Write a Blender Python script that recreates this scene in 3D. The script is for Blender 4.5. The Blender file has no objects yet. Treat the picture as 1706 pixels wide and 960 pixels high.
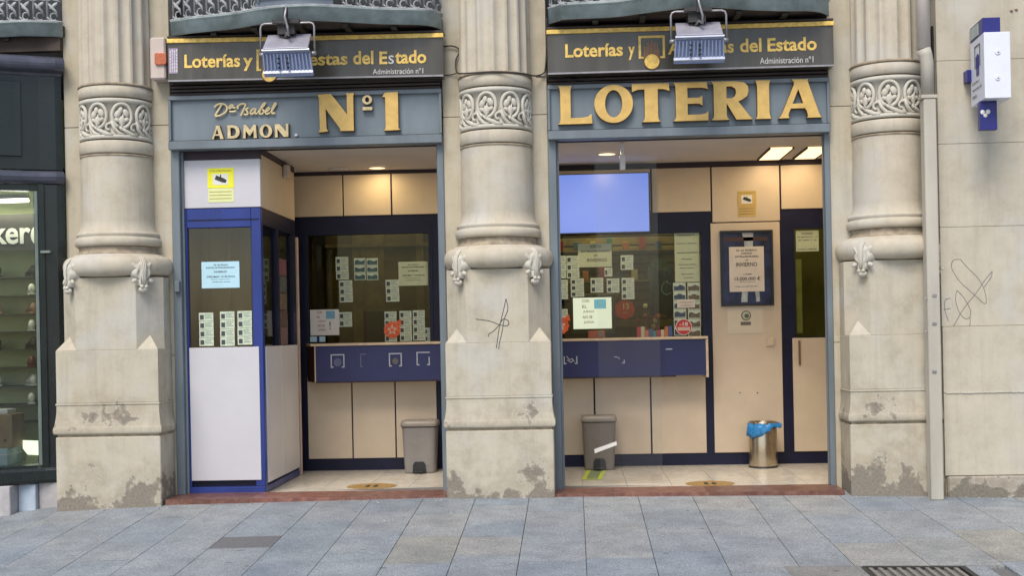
import bpy, math, random
from mathutils import Vector, Matrix
rnd = random.Random(7)
PI = math.pi
S = bpy.context.scene
C = S.collection
R = math.radians

# ------------------------------------------------------------------ camera, sky, sun, exposure
YAW, ROLL, FPX, CAM_D, EYE = R(2.73), -0.02, 2140.0, 9.5, 1.17
cam_data = bpy.data.cameras.new('camera')
cam = bpy.data.objects.new('camera', cam_data); C.objects.link(cam)
RC = Matrix.Rotation(YAW, 3, 'Z') @ Matrix.Rotation(PI/2, 3, 'X') @ Matrix.Rotation(ROLL, 3, 'Z')
cam.matrix_world = Matrix.Translation((0, -CAM_D, EYE)) @ RC.to_4x4()
cam_data.sensor_width = 36; cam_data.lens = 36*FPX/1706
cam_data.shift_y = 75/1706
cam_data.clip_end = 400
S.camera = cam
W = bpy.data.worlds.new('World'); S.world = W; W.use_nodes = True
wn = W.node_tree; bg = wn.nodes['Background']
sky = wn.nodes.new('ShaderNodeTexSky'); sky.sky_type = 'NISHITA'; sky.sun_disc = False
SUN_EL, SUN_AZ = R(52), R(197)
sky.sun_elevation = SUN_EL; sky.sun_rotation = SUN_AZ; sky.dust_density = 2.0; sky.air_density = 1.0
wn.links.new(sky.outputs[0], bg.inputs[0]); bg.inputs[1].default_value = 0.10
sun_d = bpy.data.lights.new('sun', 'SUN'); sun_d.energy = 1.5; sun_d.angle = R(28); sun_d.color = (1, .94, .86)
sun = bpy.data.objects.new('sun', sun_d); C.objects.link(sun)
sd = Vector((math.sin(SUN_AZ)*math.cos(SUN_EL), math.cos(SUN_AZ)*math.cos(SUN_EL), math.sin(SUN_EL)))
sun.rotation_euler = sd.to_track_quat('Z', 'Y').to_euler()
S.view_settings.view_transform = 'Standard'; S.view_settings.look = 'None'
S.view_settings.gamma = 1; S.view_settings.exposure = 0.83
S.render.engine = 'CYCLES'

# ------------------------------------------------------------------ measuring helpers (photo pixel -> point on a plane of the place)
CO = Vector((0, -CAM_D, EYE))
def ray(u, v): return RC @ Vector(((u-853)/FPX, -(v-555)/FPX, -1.0))
def at(u, v, y=0.0):
    d = ray(u, v); p = CO + d*((y-CO.y)/d.y); return p.x, p.z
def atz(u, v, z):
    d = ray(u, v); p = CO + d*((z-CO.z)/d.z); return p.x, p.y
def rect(u0, v0, u1, v1, y):
    um, vm = (u0+u1)/2, (v0+v1)/2
    return at(u0, vm, y)[0], at(u1, vm, y)[0], at(um, v1, y)[1], at(um, v0, y)[1]

# ------------------------------------------------------------------ mesh helpers
class MB:
    def __init__(s): s.v = []; s.f = []; s.sm = []
    def add(s, vs, fs, smooth=False):
        n = len(s.v); s.v += [tuple(p) for p in vs]
        for f in fs: s.f.append([i+n for i in f]); s.sm.append(smooth)
        return s
    def box(s, x0, x1, y0, y1, z0, z1, bev=0.0):
        if bev <= 0:
            return s.add([(x, y, z) for z in (z0, z1) for y in (y0, y1) for x in (x0, x1)],
                         [(0,2,3,1),(4,5,7,6),(0,1,5,4),(2,6,7,3),(0,4,6,2),(1,3,7,5)])
        b = min(bev, abs(x1-x0)*.45, abs(y1-y0)*.45, abs(z1-z0)*.45)
        # chamfered box: three slabs of points
        vs = []
        X=(x0,x1); Y=(y0,y1); Z=(z0,z1); idx={}
        for i in (0,1):
            for j in (0,1):
                for k in (0,1):
                    sx=b if i==0 else -b; sy=b if j==0 else -b; sz=b if k==0 else -b
                    idx[(i,j,k,'x')]=len(vs); vs.append((X[i],Y[j]+sy,Z[k]+sz))
                    idx[(i,j,k,'y')]=len(vs); vs.append((X[i]+sx,Y[j],Z[k]+sz))
                    idx[(i,j,k,'z')]=len(vs); vs.append((X[i]+sx,Y[j]+sy,Z[k]))
        f=[]
        g=lambda *a: idx[a]
        f.append((g(0,0,0,'x'),g(0,0,1,'x'),g(0,1,1,'x'),g(0,1,0,'x'))); f.append((g(1,0,0,'x'),g(1,1,0,'x'),g(1,1,1,'x'),g(1,0,1,'x')))
        f.append((g(0,0,0,'y'),g(1,0,0,'y'),g(1,0,1,'y'),g(0,0,1,'y'))); f.append((g(0,1,0,'y'),g(0,1,1,'y'),g(1,1,1,'y'),g(1,1,0,'y')))
        f.append((g(0,0,0,'z'),g(0,1,0,'z'),g(1,1,0,'z'),g(1,0,0,'z'))); f.append((g(0,0,1,'z'),g(1,0,1,'z'),g(1,1,1,'z'),g(0,1,1,'z')))
        for i in (0,1):
            for j in (0,1): f.append((g(i,j,0,'x'),g(i,j,1,'x'),g(i,j,1,'y'),g(i,j,0,'y')))
            for k in (0,1): f.append((g(i,0,k,'x'),g(i,1,k,'x'),g(i,1,k,'z'),g(i,0,k,'z')))
        for j in (0,1):
            for k in (0,1): f.append((g(0,j,k,'y'),g(1,j,k,'y'),g(1,j,k,'z'),g(0,j,k,'z')))
        for i in (0,1):
            for j in (0,1):
                for k in (0,1): f.append((g(i,j,k,'x'),g(i,j,k,'y'),g(i,j,k,'z')))
        return s.add(vs, f)
    def tube(s, pts, r, n=8, cap=True, smooth=True, flat=None):
        pts = [Vector(p) for p in pts]; m = len(pts); vs = []; fs = []
        up = None
        for i, p in enumerate(pts):
            t = (pts[min(i+1,m-1)]-pts[max(i-1,0)])
            t = t.normalized() if t.length > 1e-9 else Vector((0,0,1))
            if up is None:
                up = Vector((0,1,0)) if abs(t.y) < .9 else Vector((1,0,0))
            a = (up - t*up.dot(t)); a = a.normalized() if a.length > 1e-6 else t.orthogonal().normalized(); up = a
            b = t.cross(a)
            rr = r[i] if isinstance(r, (list, tuple)) else r
            fa = (flat or 1.0)
            for k in range(n):
                q = 2*PI*k/n
                vs.append(p + a*(math.cos(q)*rr*fa) + b*(math.sin(q)*rr))
        for i in range(m-1):
            for k in range(n):
                k2 = (k+1) % n
                fs.append((i*n+k, i*n+k2, (i+1)*n+k2, (i+1)*n+k))
        s.add(vs, fs, smooth)
        if cap:
            b0 = len(s.v)-m*n
            s.f.append([b0+k for k in range(n)][::-1]); s.sm.append(False)
            s.f.append([b0+(m-1)*n+k for k in range(n)]); s.sm.append(False)
        return s
    def lathe(s, prof, cx, cy, n=48, a0=0, a1=2*PI, smooth=True, rfun=None, caps=True):
        full = abs(a1-a0-2*PI) < 1e-6; cols = n if full else n+1; vs = []; fs = []
        for (r, z) in prof:
            for k in range(cols):
                a = a0+(a1-a0)*k/n
                q = r*(rfun(a) if rfun else 1)
                vs.append((cx+q*math.cos(a), cy+q*math.sin(a), z))
        for i in range(len(prof)-1):
            for k in range(n):
                k2 = (k+1) % cols
                fs.append((i*cols+k, i*cols+k2, (i+1)*cols+k2, (i+1)*cols+k))
        s.add(vs, fs, smooth)
        if caps and full:
            b0 = len(s.v)-len(prof)*cols
            s.f.append([b0+k for k in range(cols)][::-1]); s.sm.append(False)
            s.f.append([b0+(len(prof)-1)*cols+k for k in range(cols)]); s.sm.append(False)
        return s
    def prism(s, pts, h0, h1, axis='z'):
        # pts: list of 2D; extruded along axis. axis z: (x,y); axis y: (x,z); axis x: (y,z)
        def P(a, b, h): return {'z': (a,b,h), 'y': (a,h,b), 'x': (h,a,b)}[axis]
        n = len(pts)
        vs = [P(a,b,h0) for a,b in pts]+[P(a,b,h1) for a,b in pts]
        fs = [list(range(n))[::-1], list(range(n,2*n))]+[(i,(i+1)%n,n+(i+1)%n,n+i) for i in range(n)]
        return s.add(vs, fs)
    def ball(s, c, rx, ry, rz, n=10, m=7, rot=None):
        vs=[]; fs=[]
        for i in range(m+1):
            th = PI*i/m
            for k in range(n):
                a = 2*PI*k/n
                p = Vector((rx*math.sin(th)*math.cos(a), ry*math.sin(th)*math.sin(a), rz*math.cos(th)))
                if rot: p = rot @ p
                vs.append(p+Vector(c))
        for i in range(m):
            for k in range(n): fs.append((i*n+k, (i+1)*n+k, (i+1)*n+(k+1)%n, i*n+(k+1)%n))
        return s.add(vs, fs, True)
    def mesh(s, name, mat):
        me = bpy.data.meshes.new(name); me.from_pydata(s.v, [], s.f)
        me.polygons.foreach_set('use_smooth', s.sm); me.update()
        import bmesh
        bm = bmesh.new(); bm.from_mesh(me); bmesh.ops.recalc_face_normals(bm, faces=bm.faces); bm.to_mesh(me); bm.free()
        if mat: me.materials.append(mat)
        return me
    def build(s, name, mat, parent=None, bevel=0, auto=False):
        return mesh_obj(name, s.mesh(name, mat), parent, bevel)
def mesh_obj(name, me, parent=None, bevel=0, loc=None):
    o = bpy.data.objects.new(name, me); C.objects.link(o)
    if parent is not None:
        o.parent = parent
        o.matrix_parent_inverse = root_inv(parent)
    if bevel:
        b = o.modifiers.new('bevel', 'BEVEL'); b.width = bevel; b.segments = 2; b.limit_method = 'ANGLE'; b.angle_limit = R(40); b.harden_normals = False
    return o
def root_inv(p):
    M = Matrix.Identity(4); q = p
    while q is not None:
        M = Matrix.Translation(q.location) @ (q.rotation_euler.to_matrix().to_4x4() if q.rotation_euler[:] != (0,0,0) else Matrix.Identity(4)) @ M
        if q.parent is not None: M = q.matrix_parent_inverse @ M
        q = q.parent
    return M.inverted()
def tag(o, label=None, cat=None, group=None, kind=None):
    if label: o['label'] = label
    if cat: o['category'] = cat
    if group: o['group'] = group
    if kind: o['kind'] = kind
    return o
def thing(name, label, cat, loc=(0,0,0), group=None, kind=None):
    o = bpy.data.objects.new(name, None); C.objects.link(o); o.location = loc; o.empty_display_size = .1
    return tag(o, label, cat, group, kind)
def dup(root, dx, dy, dz, label, group=None):
    def cp(o, par):
        c = o.copy(); C.objects.link(c)
        if par is not None: c.parent = par; c.matrix_parent_inverse = o.matrix_parent_inverse.copy()
        for ch in list(o.children): cp(ch, c)
        return c
    r = cp(root, None)
    r.location = root.location + Vector((dx,dy,dz))
    r['label'] = label
    if group: r['group'] = group
    return r

# ------------------------------------------------------------------ materials
def newmat(name):
    m = bpy.data.materials.new(name); m.use_nodes = True; nt = m.node_tree
    return m, nt, nt.nodes['Principled BSDF']
def mapping(nt, scale=(1,1,1), obj=True):
    tc = nt.nodes.new('ShaderNodeNewGeometry'); mp = nt.nodes.new('ShaderNodeMapping')
    nt.links.new(tc.outputs['Position'], mp.inputs[0]); mp.inputs['Scale'].default_value = scale
    return mp.outputs[0]
def noise(nt, vec, sc, det=6, rough=.6):
    n = nt.nodes.new('ShaderNodeTexNoise'); nt.links.new(vec, n.inputs['Vector'])
    n.inputs['Scale'].default_value = sc; n.inputs['Detail'].default_value = det; n.inputs['Roughness'].default_value = rough
    return n.outputs[0]
def ramp(nt, f, stops):
    r = nt.nodes.new('ShaderNodeValToRGB'); nt.links.new(f, r.inputs[0])
    el = r.color_ramp.elements
    while len(el) < len(stops): el.new(.5)
    for e, (p, c) in zip(el, stops): e.position = p; e.color = (*c, 1) if len(c) == 3 else c
    return r.outputs[0]
def mix(nt, f, a, b, mode='MIX'):
    m = nt.nodes.new('ShaderNodeMix'); m.data_type = 'RGBA'; m.blend_type = mode
    if hasattr(f, 'links') or not isinstance(f, (int, float)): nt.links.new(f, m.inputs[0])
    else: m.inputs[0].default_value = f
    for s_, i in ((a, 6), (b, 7)):
        if isinstance(s_, tuple): m.inputs[i].default_value = (*s_, 1)
        else: nt.links.new(s_, m.inputs[i])
    return m.outputs[2]
def mth(nt, op, a, b=None, clamp=False):
    m = nt.nodes.new('ShaderNodeMath'); m.operation = op; m.use_clamp = clamp
    for s_, i in ((a, 0), (b, 1)):
        if s_ is None: continue
        if isinstance(s_, (int, float)): m.inputs[i].default_value = s_
        else: nt.links.new(s_, m.inputs[i])
    return m.outputs[0]
def bump(nt, bs, h, strength=.3, dist=.01):
    b = nt.nodes.new('ShaderNodeBump'); b.inputs['Strength'].default_value = strength; b.inputs['Distance'].default_value = dist
    nt.links.new(h, b.inputs['Height']); nt.links.new(b.outputs[0], bs.inputs['Normal'])
def simple(name, col, rough=.5, metal=0, var=.12, sc=9, bmp=0, spec=.5, streak=False):
    m, nt, bs = newmat(name)
    vec = mapping(nt, (1,1,.25) if streak else (1,1,1))
    n = noise(nt, vec, sc, 5)
    lo = tuple(c*(1-var*1.6) for c in col); hi = tuple(min(1, c*(1+var)) for c in col)
    nt.links.new(ramp(nt, n, [(.3, lo), (.7, hi)]), bs.inputs['Base Color'])
    n2 = noise(nt, vec, sc*4, 4)
    nt.links.new(mth(nt, 'ADD', mth(nt, 'MULTIPLY', n2, .25), rough-.12, True), bs.inputs['Roughness'])
    bs.inputs['Metallic'].default_value = metal
    bs.inputs['Specular IOR Level'].default_value = spec
    if bmp: bump(nt, bs, n2, bmp, .004)
    return m
def emit(name, col, strength, base=(.8,.8,.8)):
    m, nt, bs = newmat(name)
    bs.inputs['Base Color'].default_value = (*base, 1)
    bs.inputs['Emission Color'].default_value = (*col, 1); bs.inputs['Emission Strength'].default_value = strength
    return m
def stone(name, base, dark, zdmg=None, dmg=(.235,.205,.165), warm=(.47,.40,.27), stain=.5, damage_gain=1.0, streaks=True):
    m, nt, bs = newmat(name)
    v = mapping(nt); big = noise(nt, v, 1.6, 5, .6); mid = noise(nt, v, 7, 8, .65); fine = noise(nt, v, 60, 4, .7)
    col = ramp(nt, mid, [(.25, dark), (.5, base), (.8, tuple(min(1, c*1.12) for c in base))])
    col = mix(nt, mth(nt, 'MULTIPLY', ramp(nt, big, [(.45, (0,0,0)), (.72, (1,1,1))]), stain*.55), col, warm, 'MIX')
    cool = noise(nt, v, 2.7, 4, .5)
    col = mix(nt, mth(nt, 'MULTIPLY', ramp(nt, cool, [(.52, (0,0,0)), (.68, (1,1,1))]), .45), col, (.52,.52,.49))
    if streaks:
        vs = mapping(nt, (9, 9, .7)); st = noise(nt, vs, 1.5, 6, .7)
        col = mix(nt, mth(nt, 'MULTIPLY', ramp(nt, st, [(.48, (0,0,0)), (.74, (1,1,1))]), .30), col, tuple(c*.55 for c in base))
    pores = ramp(nt, fine, [(.28, (.80,.78,.75)), (.42, (1,1,1))])
    col = mix(nt, .6, col, mix(nt, 1.0, col, pores, 'MULTIPLY'))
    h = mth(nt, 'ADD', mth(nt, 'MULTIPLY', mid, .6), mth(nt, 'MULTIPLY', fine, .25))
    if zdmg is not None:
        g = nt.nodes.new('ShaderNodeNewGeometry'); sx = nt.nodes.new('ShaderNodeSeparateXYZ'); nt.links.new(g.outputs['Position'], sx.inputs[0])
        # patches of missing render: likelier towards the ground, with their own ragged outline
        zz = mth(nt, 'MULTIPLY', mth(nt, 'SUBTRACT', zdmg, sx.outputs[2]), damage_gain)
        if name.startswith('plinth'):
            hb = mth(nt, 'SUBTRACT', .085, mth(nt, 'ABSOLUTE', mth(nt, 'SUBTRACT', sx.outputs[2], .60)))
            zz = mth(nt, 'MAXIMUM', zz, hb)
        pn = noise(nt, v, 4.4, 12, .63)
        f = mth(nt, 'ADD', mth(nt, 'MULTIPLY', zz, .85), pn)
        mask = ramp(nt, f, [(.575, (0,0,0)), (.65, (1,1,1))])
        edge = ramp(nt, f, [(.56, (0,0,0)), (.585, (1,1,1)), (.60, (0,0,0))])
        grime = ramp(nt, f, [(.42, (0,0,0)), (.62, (1,1,1))])
        col = mix(nt, mth(nt, 'MULTIPLY', grime, .45), col, (.26,.21,.14))
        pd = ramp(nt, fine, [(.3, tuple(c*.75 for c in dmg)), (.7, tuple(c*1.25 for c in dmg))])
        col = mix(nt, mask, col, pd)
        col = mix(nt, mth(nt, 'MULTIPLY', edge, .35), col, (.66,.62,.54))
        h = mth(nt, 'SUBTRACT', h, mth(nt, 'MULTIPLY', mask, 1.3))
    nt.links.new(col, bs.inputs['Base Color']); bs.inputs['Roughness'].default_value = .88
    bs.inputs['Specular IOR Level'].default_value = .25
    bump(nt, bs, h, .45, .006)
    return m
def glassmat(name, tint, refl=1.0, alpha_veil=.0):
    m = bpy.data.materials.new(name); m.use_nodes = True; nt = m.node_tree
    for n in list(nt.nodes):
        if n.type == 'BSDF_PRINCIPLED': nt.nodes.remove(n)
    out = nt.nodes['Material Output']
    tr = nt.nodes.new('ShaderNodeBsdfTransparent'); tr.inputs[0].default_value = (*tint, 1)
    gl = nt.nodes.new('ShaderNodeBsdfGlossy'); gl.inputs['Roughness'].default_value = .03
    fr = nt.nodes.new('ShaderNodeFresnel'); fr.inputs[0].default_value = 1.5
    ms = nt.nodes.new('ShaderNodeMixShader')
    nt.links.new(mth(nt, 'MULTIPLY', fr.outputs[0], refl), ms.inputs[0])
    nt.links.new(tr.outputs[0], ms.inputs[1]); nt.links.new(gl.outputs[0], ms.inputs[2])
    if alpha_veil:  # pale diffuse veil mixed into the pane, imitating its sheen
        df = nt.nodes.new('ShaderNodeBsdfDiffuse'); df.inputs[0].default_value = (.7,.68,.66,1)
        m2 = nt.nodes.new('ShaderNodeMixShader'); v = mapping(nt, (3,3,.6)); f = noise(nt, v, 1.2, 3)
        nt.links.new(mth(nt, 'MULTIPLY', f, alpha_veil), m2.inputs[0])
        nt.links.new(ms.outputs[0], m2.inputs[1]); nt.links.new(df.outputs[0], m2.inputs[2])
        ms = m2
    nt.links.new(ms.outputs[0], out.inputs[0])
    return m

M = {}
M['stone'] = stone('cream_limestone', (.53,.475,.375), (.44,.385,.29), stain=.35)
M['stone_warm'] = stone('warm_limestone', (.475,.425,.32), (.39,.335,.24), stain=.5)
M['plinth'] = stone('plinth_limestone', (.495,.45,.355), (.375,.33,.245), zdmg=.20, stain=.75)
M['relief'] = stone('carved_limestone', (.55,.52,.44), (.47,.435,.355), stain=.15, streaks=False)
M['rwall'] = stone('smooth_wall_stone', (.515,.468,.37), (.44,.39,.30), stain=.4)
M['rbase'] = stone('rough_wall_base', (.38,.34,.28), (.24,.21,.165), zdmg=.13, dmg=(.20,.18,.145), stain=.5)
M['recess'] = simple('brown_recess_stone', (.34,.28,.20), .9, var=.25, sc=18)  # darker, browner stone for the hollow rings, joints and backing
M['mortar'] = simple('dark_joint_mortar', (.12,.105,.09), .95, sc=30)
def paving():
    m, nt, bs = newmat('granite_paving')
    v = mapping(nt); oi = nt.nodes.new('ShaderNodeObjectInfo')
    sp = noise(nt, v, 95, 4, .85); mid = noise(nt, v, 5, 6, .6); big = noise(nt, v, .9, 3, .5)
    base = ramp(nt, oi.outputs['Random'], [(0,(.255,.285,.31)),(.35,(.285,.305,.32)),(.6,(.24,.275,.305)),(.8,(.31,.315,.315)),(1,(.265,.29,.31))])
    base = mix(nt, 1.0, base, oi.outputs['Color'], 'MULTIPLY')
    col = mix(nt, 1.0, base, ramp(nt, sp, [(.34,(.40,.41,.42)),(.5,(1,1,1)),(.66,(1.6,1.58,1.5))]), 'MULTIPLY')
    col = mix(nt, .75, col, mix(nt, 1.0, col, ramp(nt, mid, [(.3,(.68,.69,.70)),(.65,(1.12,1.11,1.09))]), 'MULTIPLY'))
    col = mix(nt, .6, col, mix(nt, 1.0, col, ramp(nt, big, [(.35,(.72,.76,.84)),(.65,(1.12,1.08,1.02))]), 'MULTIPLY'))
    spots = ramp(nt, noise(nt, mapping(nt,(1,2.2,1)), 11, 2, .4), [(.23,(.40,.40,.40)),(.29,(1,1,1))])
    col = mix(nt, 1.0, col, spots, 'MULTIPLY')
    nt.links.new(col, bs.inputs['Base Color']); bs.inputs['Roughness'].default_value = .62
    bump(nt, bs, sp, .35, .002)
    return m
M['paving'] = paving()
M['joint'] = simple('paving_joint_grit', (.15,.147,.14), .95, sc=40)
M['asphalt'] = simple('street_paving_far', (.27,.28,.29), .8, sc=3)
M['cover'] = simple('grey_metal_cover', (.17,.17,.175), .6, metal=.3, sc=40, bmp=.3)
M['iron'] = simple('cast_iron_grate', (.06,.058,.055), .55, metal=.6, sc=40, bmp=.3)
M['ironlight'] = simple('worn_grate_bar', (.33,.31,.28), .5, metal=.6, sc=40, bmp=.3)
def marble():
    m, nt, bs = newmat('red_marble')
    v = mapping(nt); oi = nt.nodes.new('ShaderNodeObjectInfo')
    n = noise(nt, v, 14, 8, .7); n2 = noise(nt, v, 60, 3, .7)
    c = ramp(nt, n, [(.3,(.10,.045,.035)),(.5,(.22,.095,.07)),(.72,(.34,.19,.14))])
    c = mix(nt, 1.0, c, ramp(nt, oi.outputs['Random'], [(0,(.7,.7,.7)),(1,(1.15,1.1,1.1))]), 'MULTIPLY')
    c = mix(nt, .4, c, mix(nt, 1.0, c, ramp(nt, n2, [(.35,(.7,.7,.7)),(.6,(1.1,1.1,1.1))]), 'MULTIPLY'))
    nt.links.new(c, bs.inputs['Base Color']); bs.inputs['Roughness'].default_value = .35
    return m
M['marble'] = marble()
M['frame'] = simple('slate_blue_metal', (.155,.185,.205), .45, var=.15, sc=5, streak=True, bmp=.05)
M['board'] = simple('slate_blue_board', (.17,.21,.235), .5, var=.16, sc=3, streak=True)
M['gold'] = simple('gold_letter_face', (.66,.43,.125), .42, metal=.1, var=.1, sc=14)
M['gold_side'] = simple('bronze_letter_side', (.20,.10,.035), .5, sc=14)
M['gold_pale'] = simple('pale_gold_letter', (.62,.50,.27), .4, metal=.1, var=.15, sc=20)
M['gold_print'] = simple('gold_lettering', (.85,.56,.13), .45, var=.22, sc=30)
M['orange_print'] = simple('orange_streaks', (.36,.17,.055), .5, sc=30)
M['white_print'] = simple('white_lettering', (.62,.6,.57), .5, sc=30)
def acrylic():
    m, nt, bs = newmat('dark_acrylic_sign')
    v = mapping(nt, (6,6,.5)); n = noise(nt, v, 1.2, 5, .6); d = noise(nt, mapping(nt), 5, 6, .6)
    c = ramp(nt, n, [(.3,(.040,.034,.024)),(.55,(.066,.058,.042)),(.75,(.10,.095,.085))])
    c = mix(nt, mth(nt,'MULTIPLY',d,.4), c, (.11,.10,.085))
    nt.links.new(c, bs.inputs['Base Color']); bs.inputs['Roughness'].default_value = .2
    return m
M['acrylic'] = acrylic()
M['acrylic_edge'] = simple('clear_acrylic_edge', (.30,.29,.30), .25, sc=20)
M['slat'] = simple('dark_shutter_slat', (.045,.033,.03), .5, metal=.2, sc=10)
M['cream'] = simple('cream_laminate', (.63,.51,.365), .38, var=.07, sc=2.2)
M['creamw'] = simple('white_laminate', (.56,.545,.565), .4, var=.03, sc=2)
M['creamgrey'] = simple('pale_grey_laminate', (.70,.68,.69), .4, var=.05, sc=2)
M['navy'] = simple('navy_wood', (.009,.010,.034), .45, var=.2, sc=6, spec=.3)
M['blue'] = simple('royal_blue_paint', (.015,.036,.21), .32, var=.15, sc=5, streak=True)
M['counterblue'] = simple('counter_blue', (.018,.022,.095), .4, var=.12, sc=4)
M['brown'] = simple('dark_brown_end_panel', (.07,.03,.02), .5, sc=8)
M['woodedge'] = simple('pale_wood_edge', (.62,.47,.31), .4, var=.15, sc=14)
M['silver'] = simple('silver_emblem', (.42,.42,.48), .35, metal=.4, sc=30)
M['silverdim'] = simple('worn_emblem', (.10,.11,.19), .5, sc=30)
M['tile'] = simple('ivory_floor_tile', (.62,.57,.48), .22, var=.07, sc=4)
M['grout'] = simple('tile_grout', (.24,.21,.17), .9, sc=30)
M['ceil'] = simple('ceiling_plaster', (.62,.56,.49), .85, var=.05, sc=2)
M['dkcove'] = simple('dark_cove_trim', (.035,.022,.03), .6, sc=10)
M['glass'] = glassmat('window_glass', (.82,.82,.62), .45)
M['glassclear'] = glassmat('clear_glass', (.93,.95,.92), .9)
M['glassleaf'] = glassmat('sliding_door_glass', (.975,.975,.975), .3, .018)
M['olive'] = simple('office_brown_back_panel', (.15,.11,.047), .6, var=.35, sc=3)
M['olive2'] = simple('office_olive_shelf', (.24,.19,.085), .6, var=.3, sc=6)
M['darkin'] = simple('office_dark_furniture', (.035,.03,.02), .6, sc=5)
M['carton'] = simple('brown_cardboard', (.27,.19,.09), .75, var=.2, sc=4, streak=True)
M['paperblue'] = simple('pale_blue_paper', (.45,.68,.76), .7, var=.04)
M['papergreen'] = simple('pale_green_paper', (.50,.55,.36), .7, var=.05)
M['paper'] = simple('white_paper', (.72,.71,.66), .7, var=.04)
M['papercream'] = simple('cream_paper', (.70,.62,.52), .7, var=.05)
M['ink'] = simple('black_ink', (.03,.035,.03), .7)
M['ticket'] = simple('lottery_ticket_paper', (.55,.62,.47), .6, var=.15, sc=60)
M['ticketimg'] = simple('ticket_picture', (.05,.06,.06), .6, sc=80)
M['ticketline'] = simple('ticket_lines', (.28,.34,.26), .6, sc=80)
M['tealimg'] = simple('teal_ticket_picture', (.06,.13,.12), .6, var=.3, sc=60)
M['tanimg'] = simple('tan_ticket_picture', (.16,.13,.08), .6, var=.4, sc=60)
M['bluimg'] = simple('blue_ticket_picture', (.06,.09,.13), .6, var=.4, sc=60)
M['yellow'] = simple('bright_yellow_vinyl', (.82,.78,.03), .45, var=.04)
M['yellowpale'] = simple('pale_yellow_vinyl', (.72,.74,.36), .5, var=.06)
M['yellowdull'] = simple('ochre_vinyl', (.55,.38,.12), .5, var=.06)
M['yellowtxt'] = simple('olive_print', (.35,.33,.02), .6)
M['red'] = simple('red_vinyl', (.55,.03,.03), .4, var=.1, sc=20)
M['redink'] = simple('red_ink', (.45,.08,.06), .6)
M['orange'] = simple('orange_seal', (.75,.13,.03), .5, var=.25, sc=40)
M['tvblue'] = None
M['black'] = simple('black_plastic', (.018,.018,.02), .4)
M['taupe'] = simple('taupe_plastic', (.19,.165,.14), .45, var=.08)
M['taupel'] = simple('taupe_lid', (.30,.265,.225), .4, var=.08)
M['taupegrey'] = simple('grey_plastic', (.235,.22,.205), .42, var=.08)
M['steel'] = simple('brushed_steel', (.52,.44,.33), .25, metal=.95, var=.1, sc=4, streak=True)
M['bag'] = simple('blue_bin_bag', (.03,.22,.52), .3, var=.2, sc=30)
M['limetape'] = simple('lime_floor_tape', (.50,.62,.06), .5, var=.15, sc=60)
M['greenpatch'] = simple('faded_green_sticker', (.22,.27,.14), .5, var=.2, sc=60)
M['floorsign'] = simple('brown_floor_sticker', (.36,.22,.07), .5, var=.3, sc=30)
M['flood'] = simple('pale_blue_grey_aluminium', (.40,.44,.56), .42, metal=.25, var=.08, sc=12)
M['floodtop'] = simple('grey_aluminium_cover', (.36,.35,.40), .45, metal=.25, var=.12, sc=8)
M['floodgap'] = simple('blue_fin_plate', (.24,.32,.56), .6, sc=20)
M['brkt'] = simple('galvanised_bracket', (.34,.33,.33), .4, metal=.6, var=.15, sc=30)
M['cable'] = simple('dark_cable', (.035,.03,.03), .6)
M['alarm'] = simple('alarm_housing', (.56,.47,.41), .5, var=.08)
M['alarmlens'] = simple('orange_lens', (.50,.13,.05), .25, var=.15, sc=50)
M['balc'] = simple('weathered_teal_iron', (.28,.34,.335), .6, var=.25, sc=6, bmp=.15)
M['balciron'] = simple('weathered_grey_iron', (.34,.355,.36), .6, var=.3, sc=12, bmp=.2)
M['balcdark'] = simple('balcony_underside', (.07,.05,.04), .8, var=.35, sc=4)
M['balcplate'] = simple('blue_grey_plate', (.16,.19,.23), .4, sc=5)
M['dwindow'] = simple('dark_upper_window', (.03,.032,.035), .3, sc=5)
M['shopblack'] = simple('gloss_black_green_shopfront', (.011,.016,.015), .25, var=.2, sc=3)
M['shopglossy'] = simple('gloss_dark_moulding', (.07,.075,.10), .2, var=.2, sc=6)  # lighter and bluer than the fascia: sky highlight partly put into the colour
M['shopframe'] = simple('pale_aluminium_trim', (.20,.24,.21), .35, metal=.3, sc=10)
M['shopwall'] = simple('pale_lime_shop_wall', (.40,.43,.22), .6, var=.08, sc=2)
M['shopshelf'] = simple('shelf_dark_line', (.05,.055,.03), .6)
M['shoefit'] = simple('white_shoe_leather', (.62,.60,.52), .5, var=.1)
M['shoedark'] = simple('dark_shoe_leather', (.04,.03,.028), .45)
M['shoetan'] = simple('tan_shoe_leather', (.38,.21,.13), .5)
M['shoered'] = simple('burgundy_shoe_leather', (.13,.03,.025), .45)
M['boxblue'] = simple('pale_blue_box', (.38,.50,.55), .6)
M['boxbrown'] = simple('kraft_box', (.28,.19,.10), .7, var=.15)
M['basegrey'] = simple('grey_stone_riser', (.42,.40,.40), .85, var=.12, sc=12, bmp=.3)
M['baseblue'] = simple('pale_blue_conduit_cover', (.40,.47,.55), .7, var=.1, sc=10)
M['pipe'] = simple('painted_drainpipe', (.48,.445,.37), .6, var=.12, sc=5, streak=True, bmp=.1)
M['pipeup'] = simple('rusty_pink_drainpipe', (.62,.55,.48), .6, var=.12, sc=6, streak=True)
M['signwhite'] = simple('white_sign_metal', (.74,.76,.84), .4, var=.03)
M['signblue'] = simple('blue_sign_panel', (.018,.020,.17), .35, var=.08)
M['signgreen'] = simple('pale_green_sign_face', (.40,.45,.42), .5)
M['marker'] = simple('black_marker', (.07,.065,.065), .7)
M['markerg'] = simple('faded_marker', (.17,.155,.15), .7)
M['gap'] = simple('black_gap', (.01,.009,.008), .9)
M['white'] = simple('white_plastic', (.66,.64,.64), .4, var=.05)
M['navycloth'] = simple('dark_blue_cloth', (.012,.035,.12), .7, var=.3, sc=12)
M['bluepaint'] = simple('pale_blue_ink', (.18,.40,.55), .6)
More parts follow.
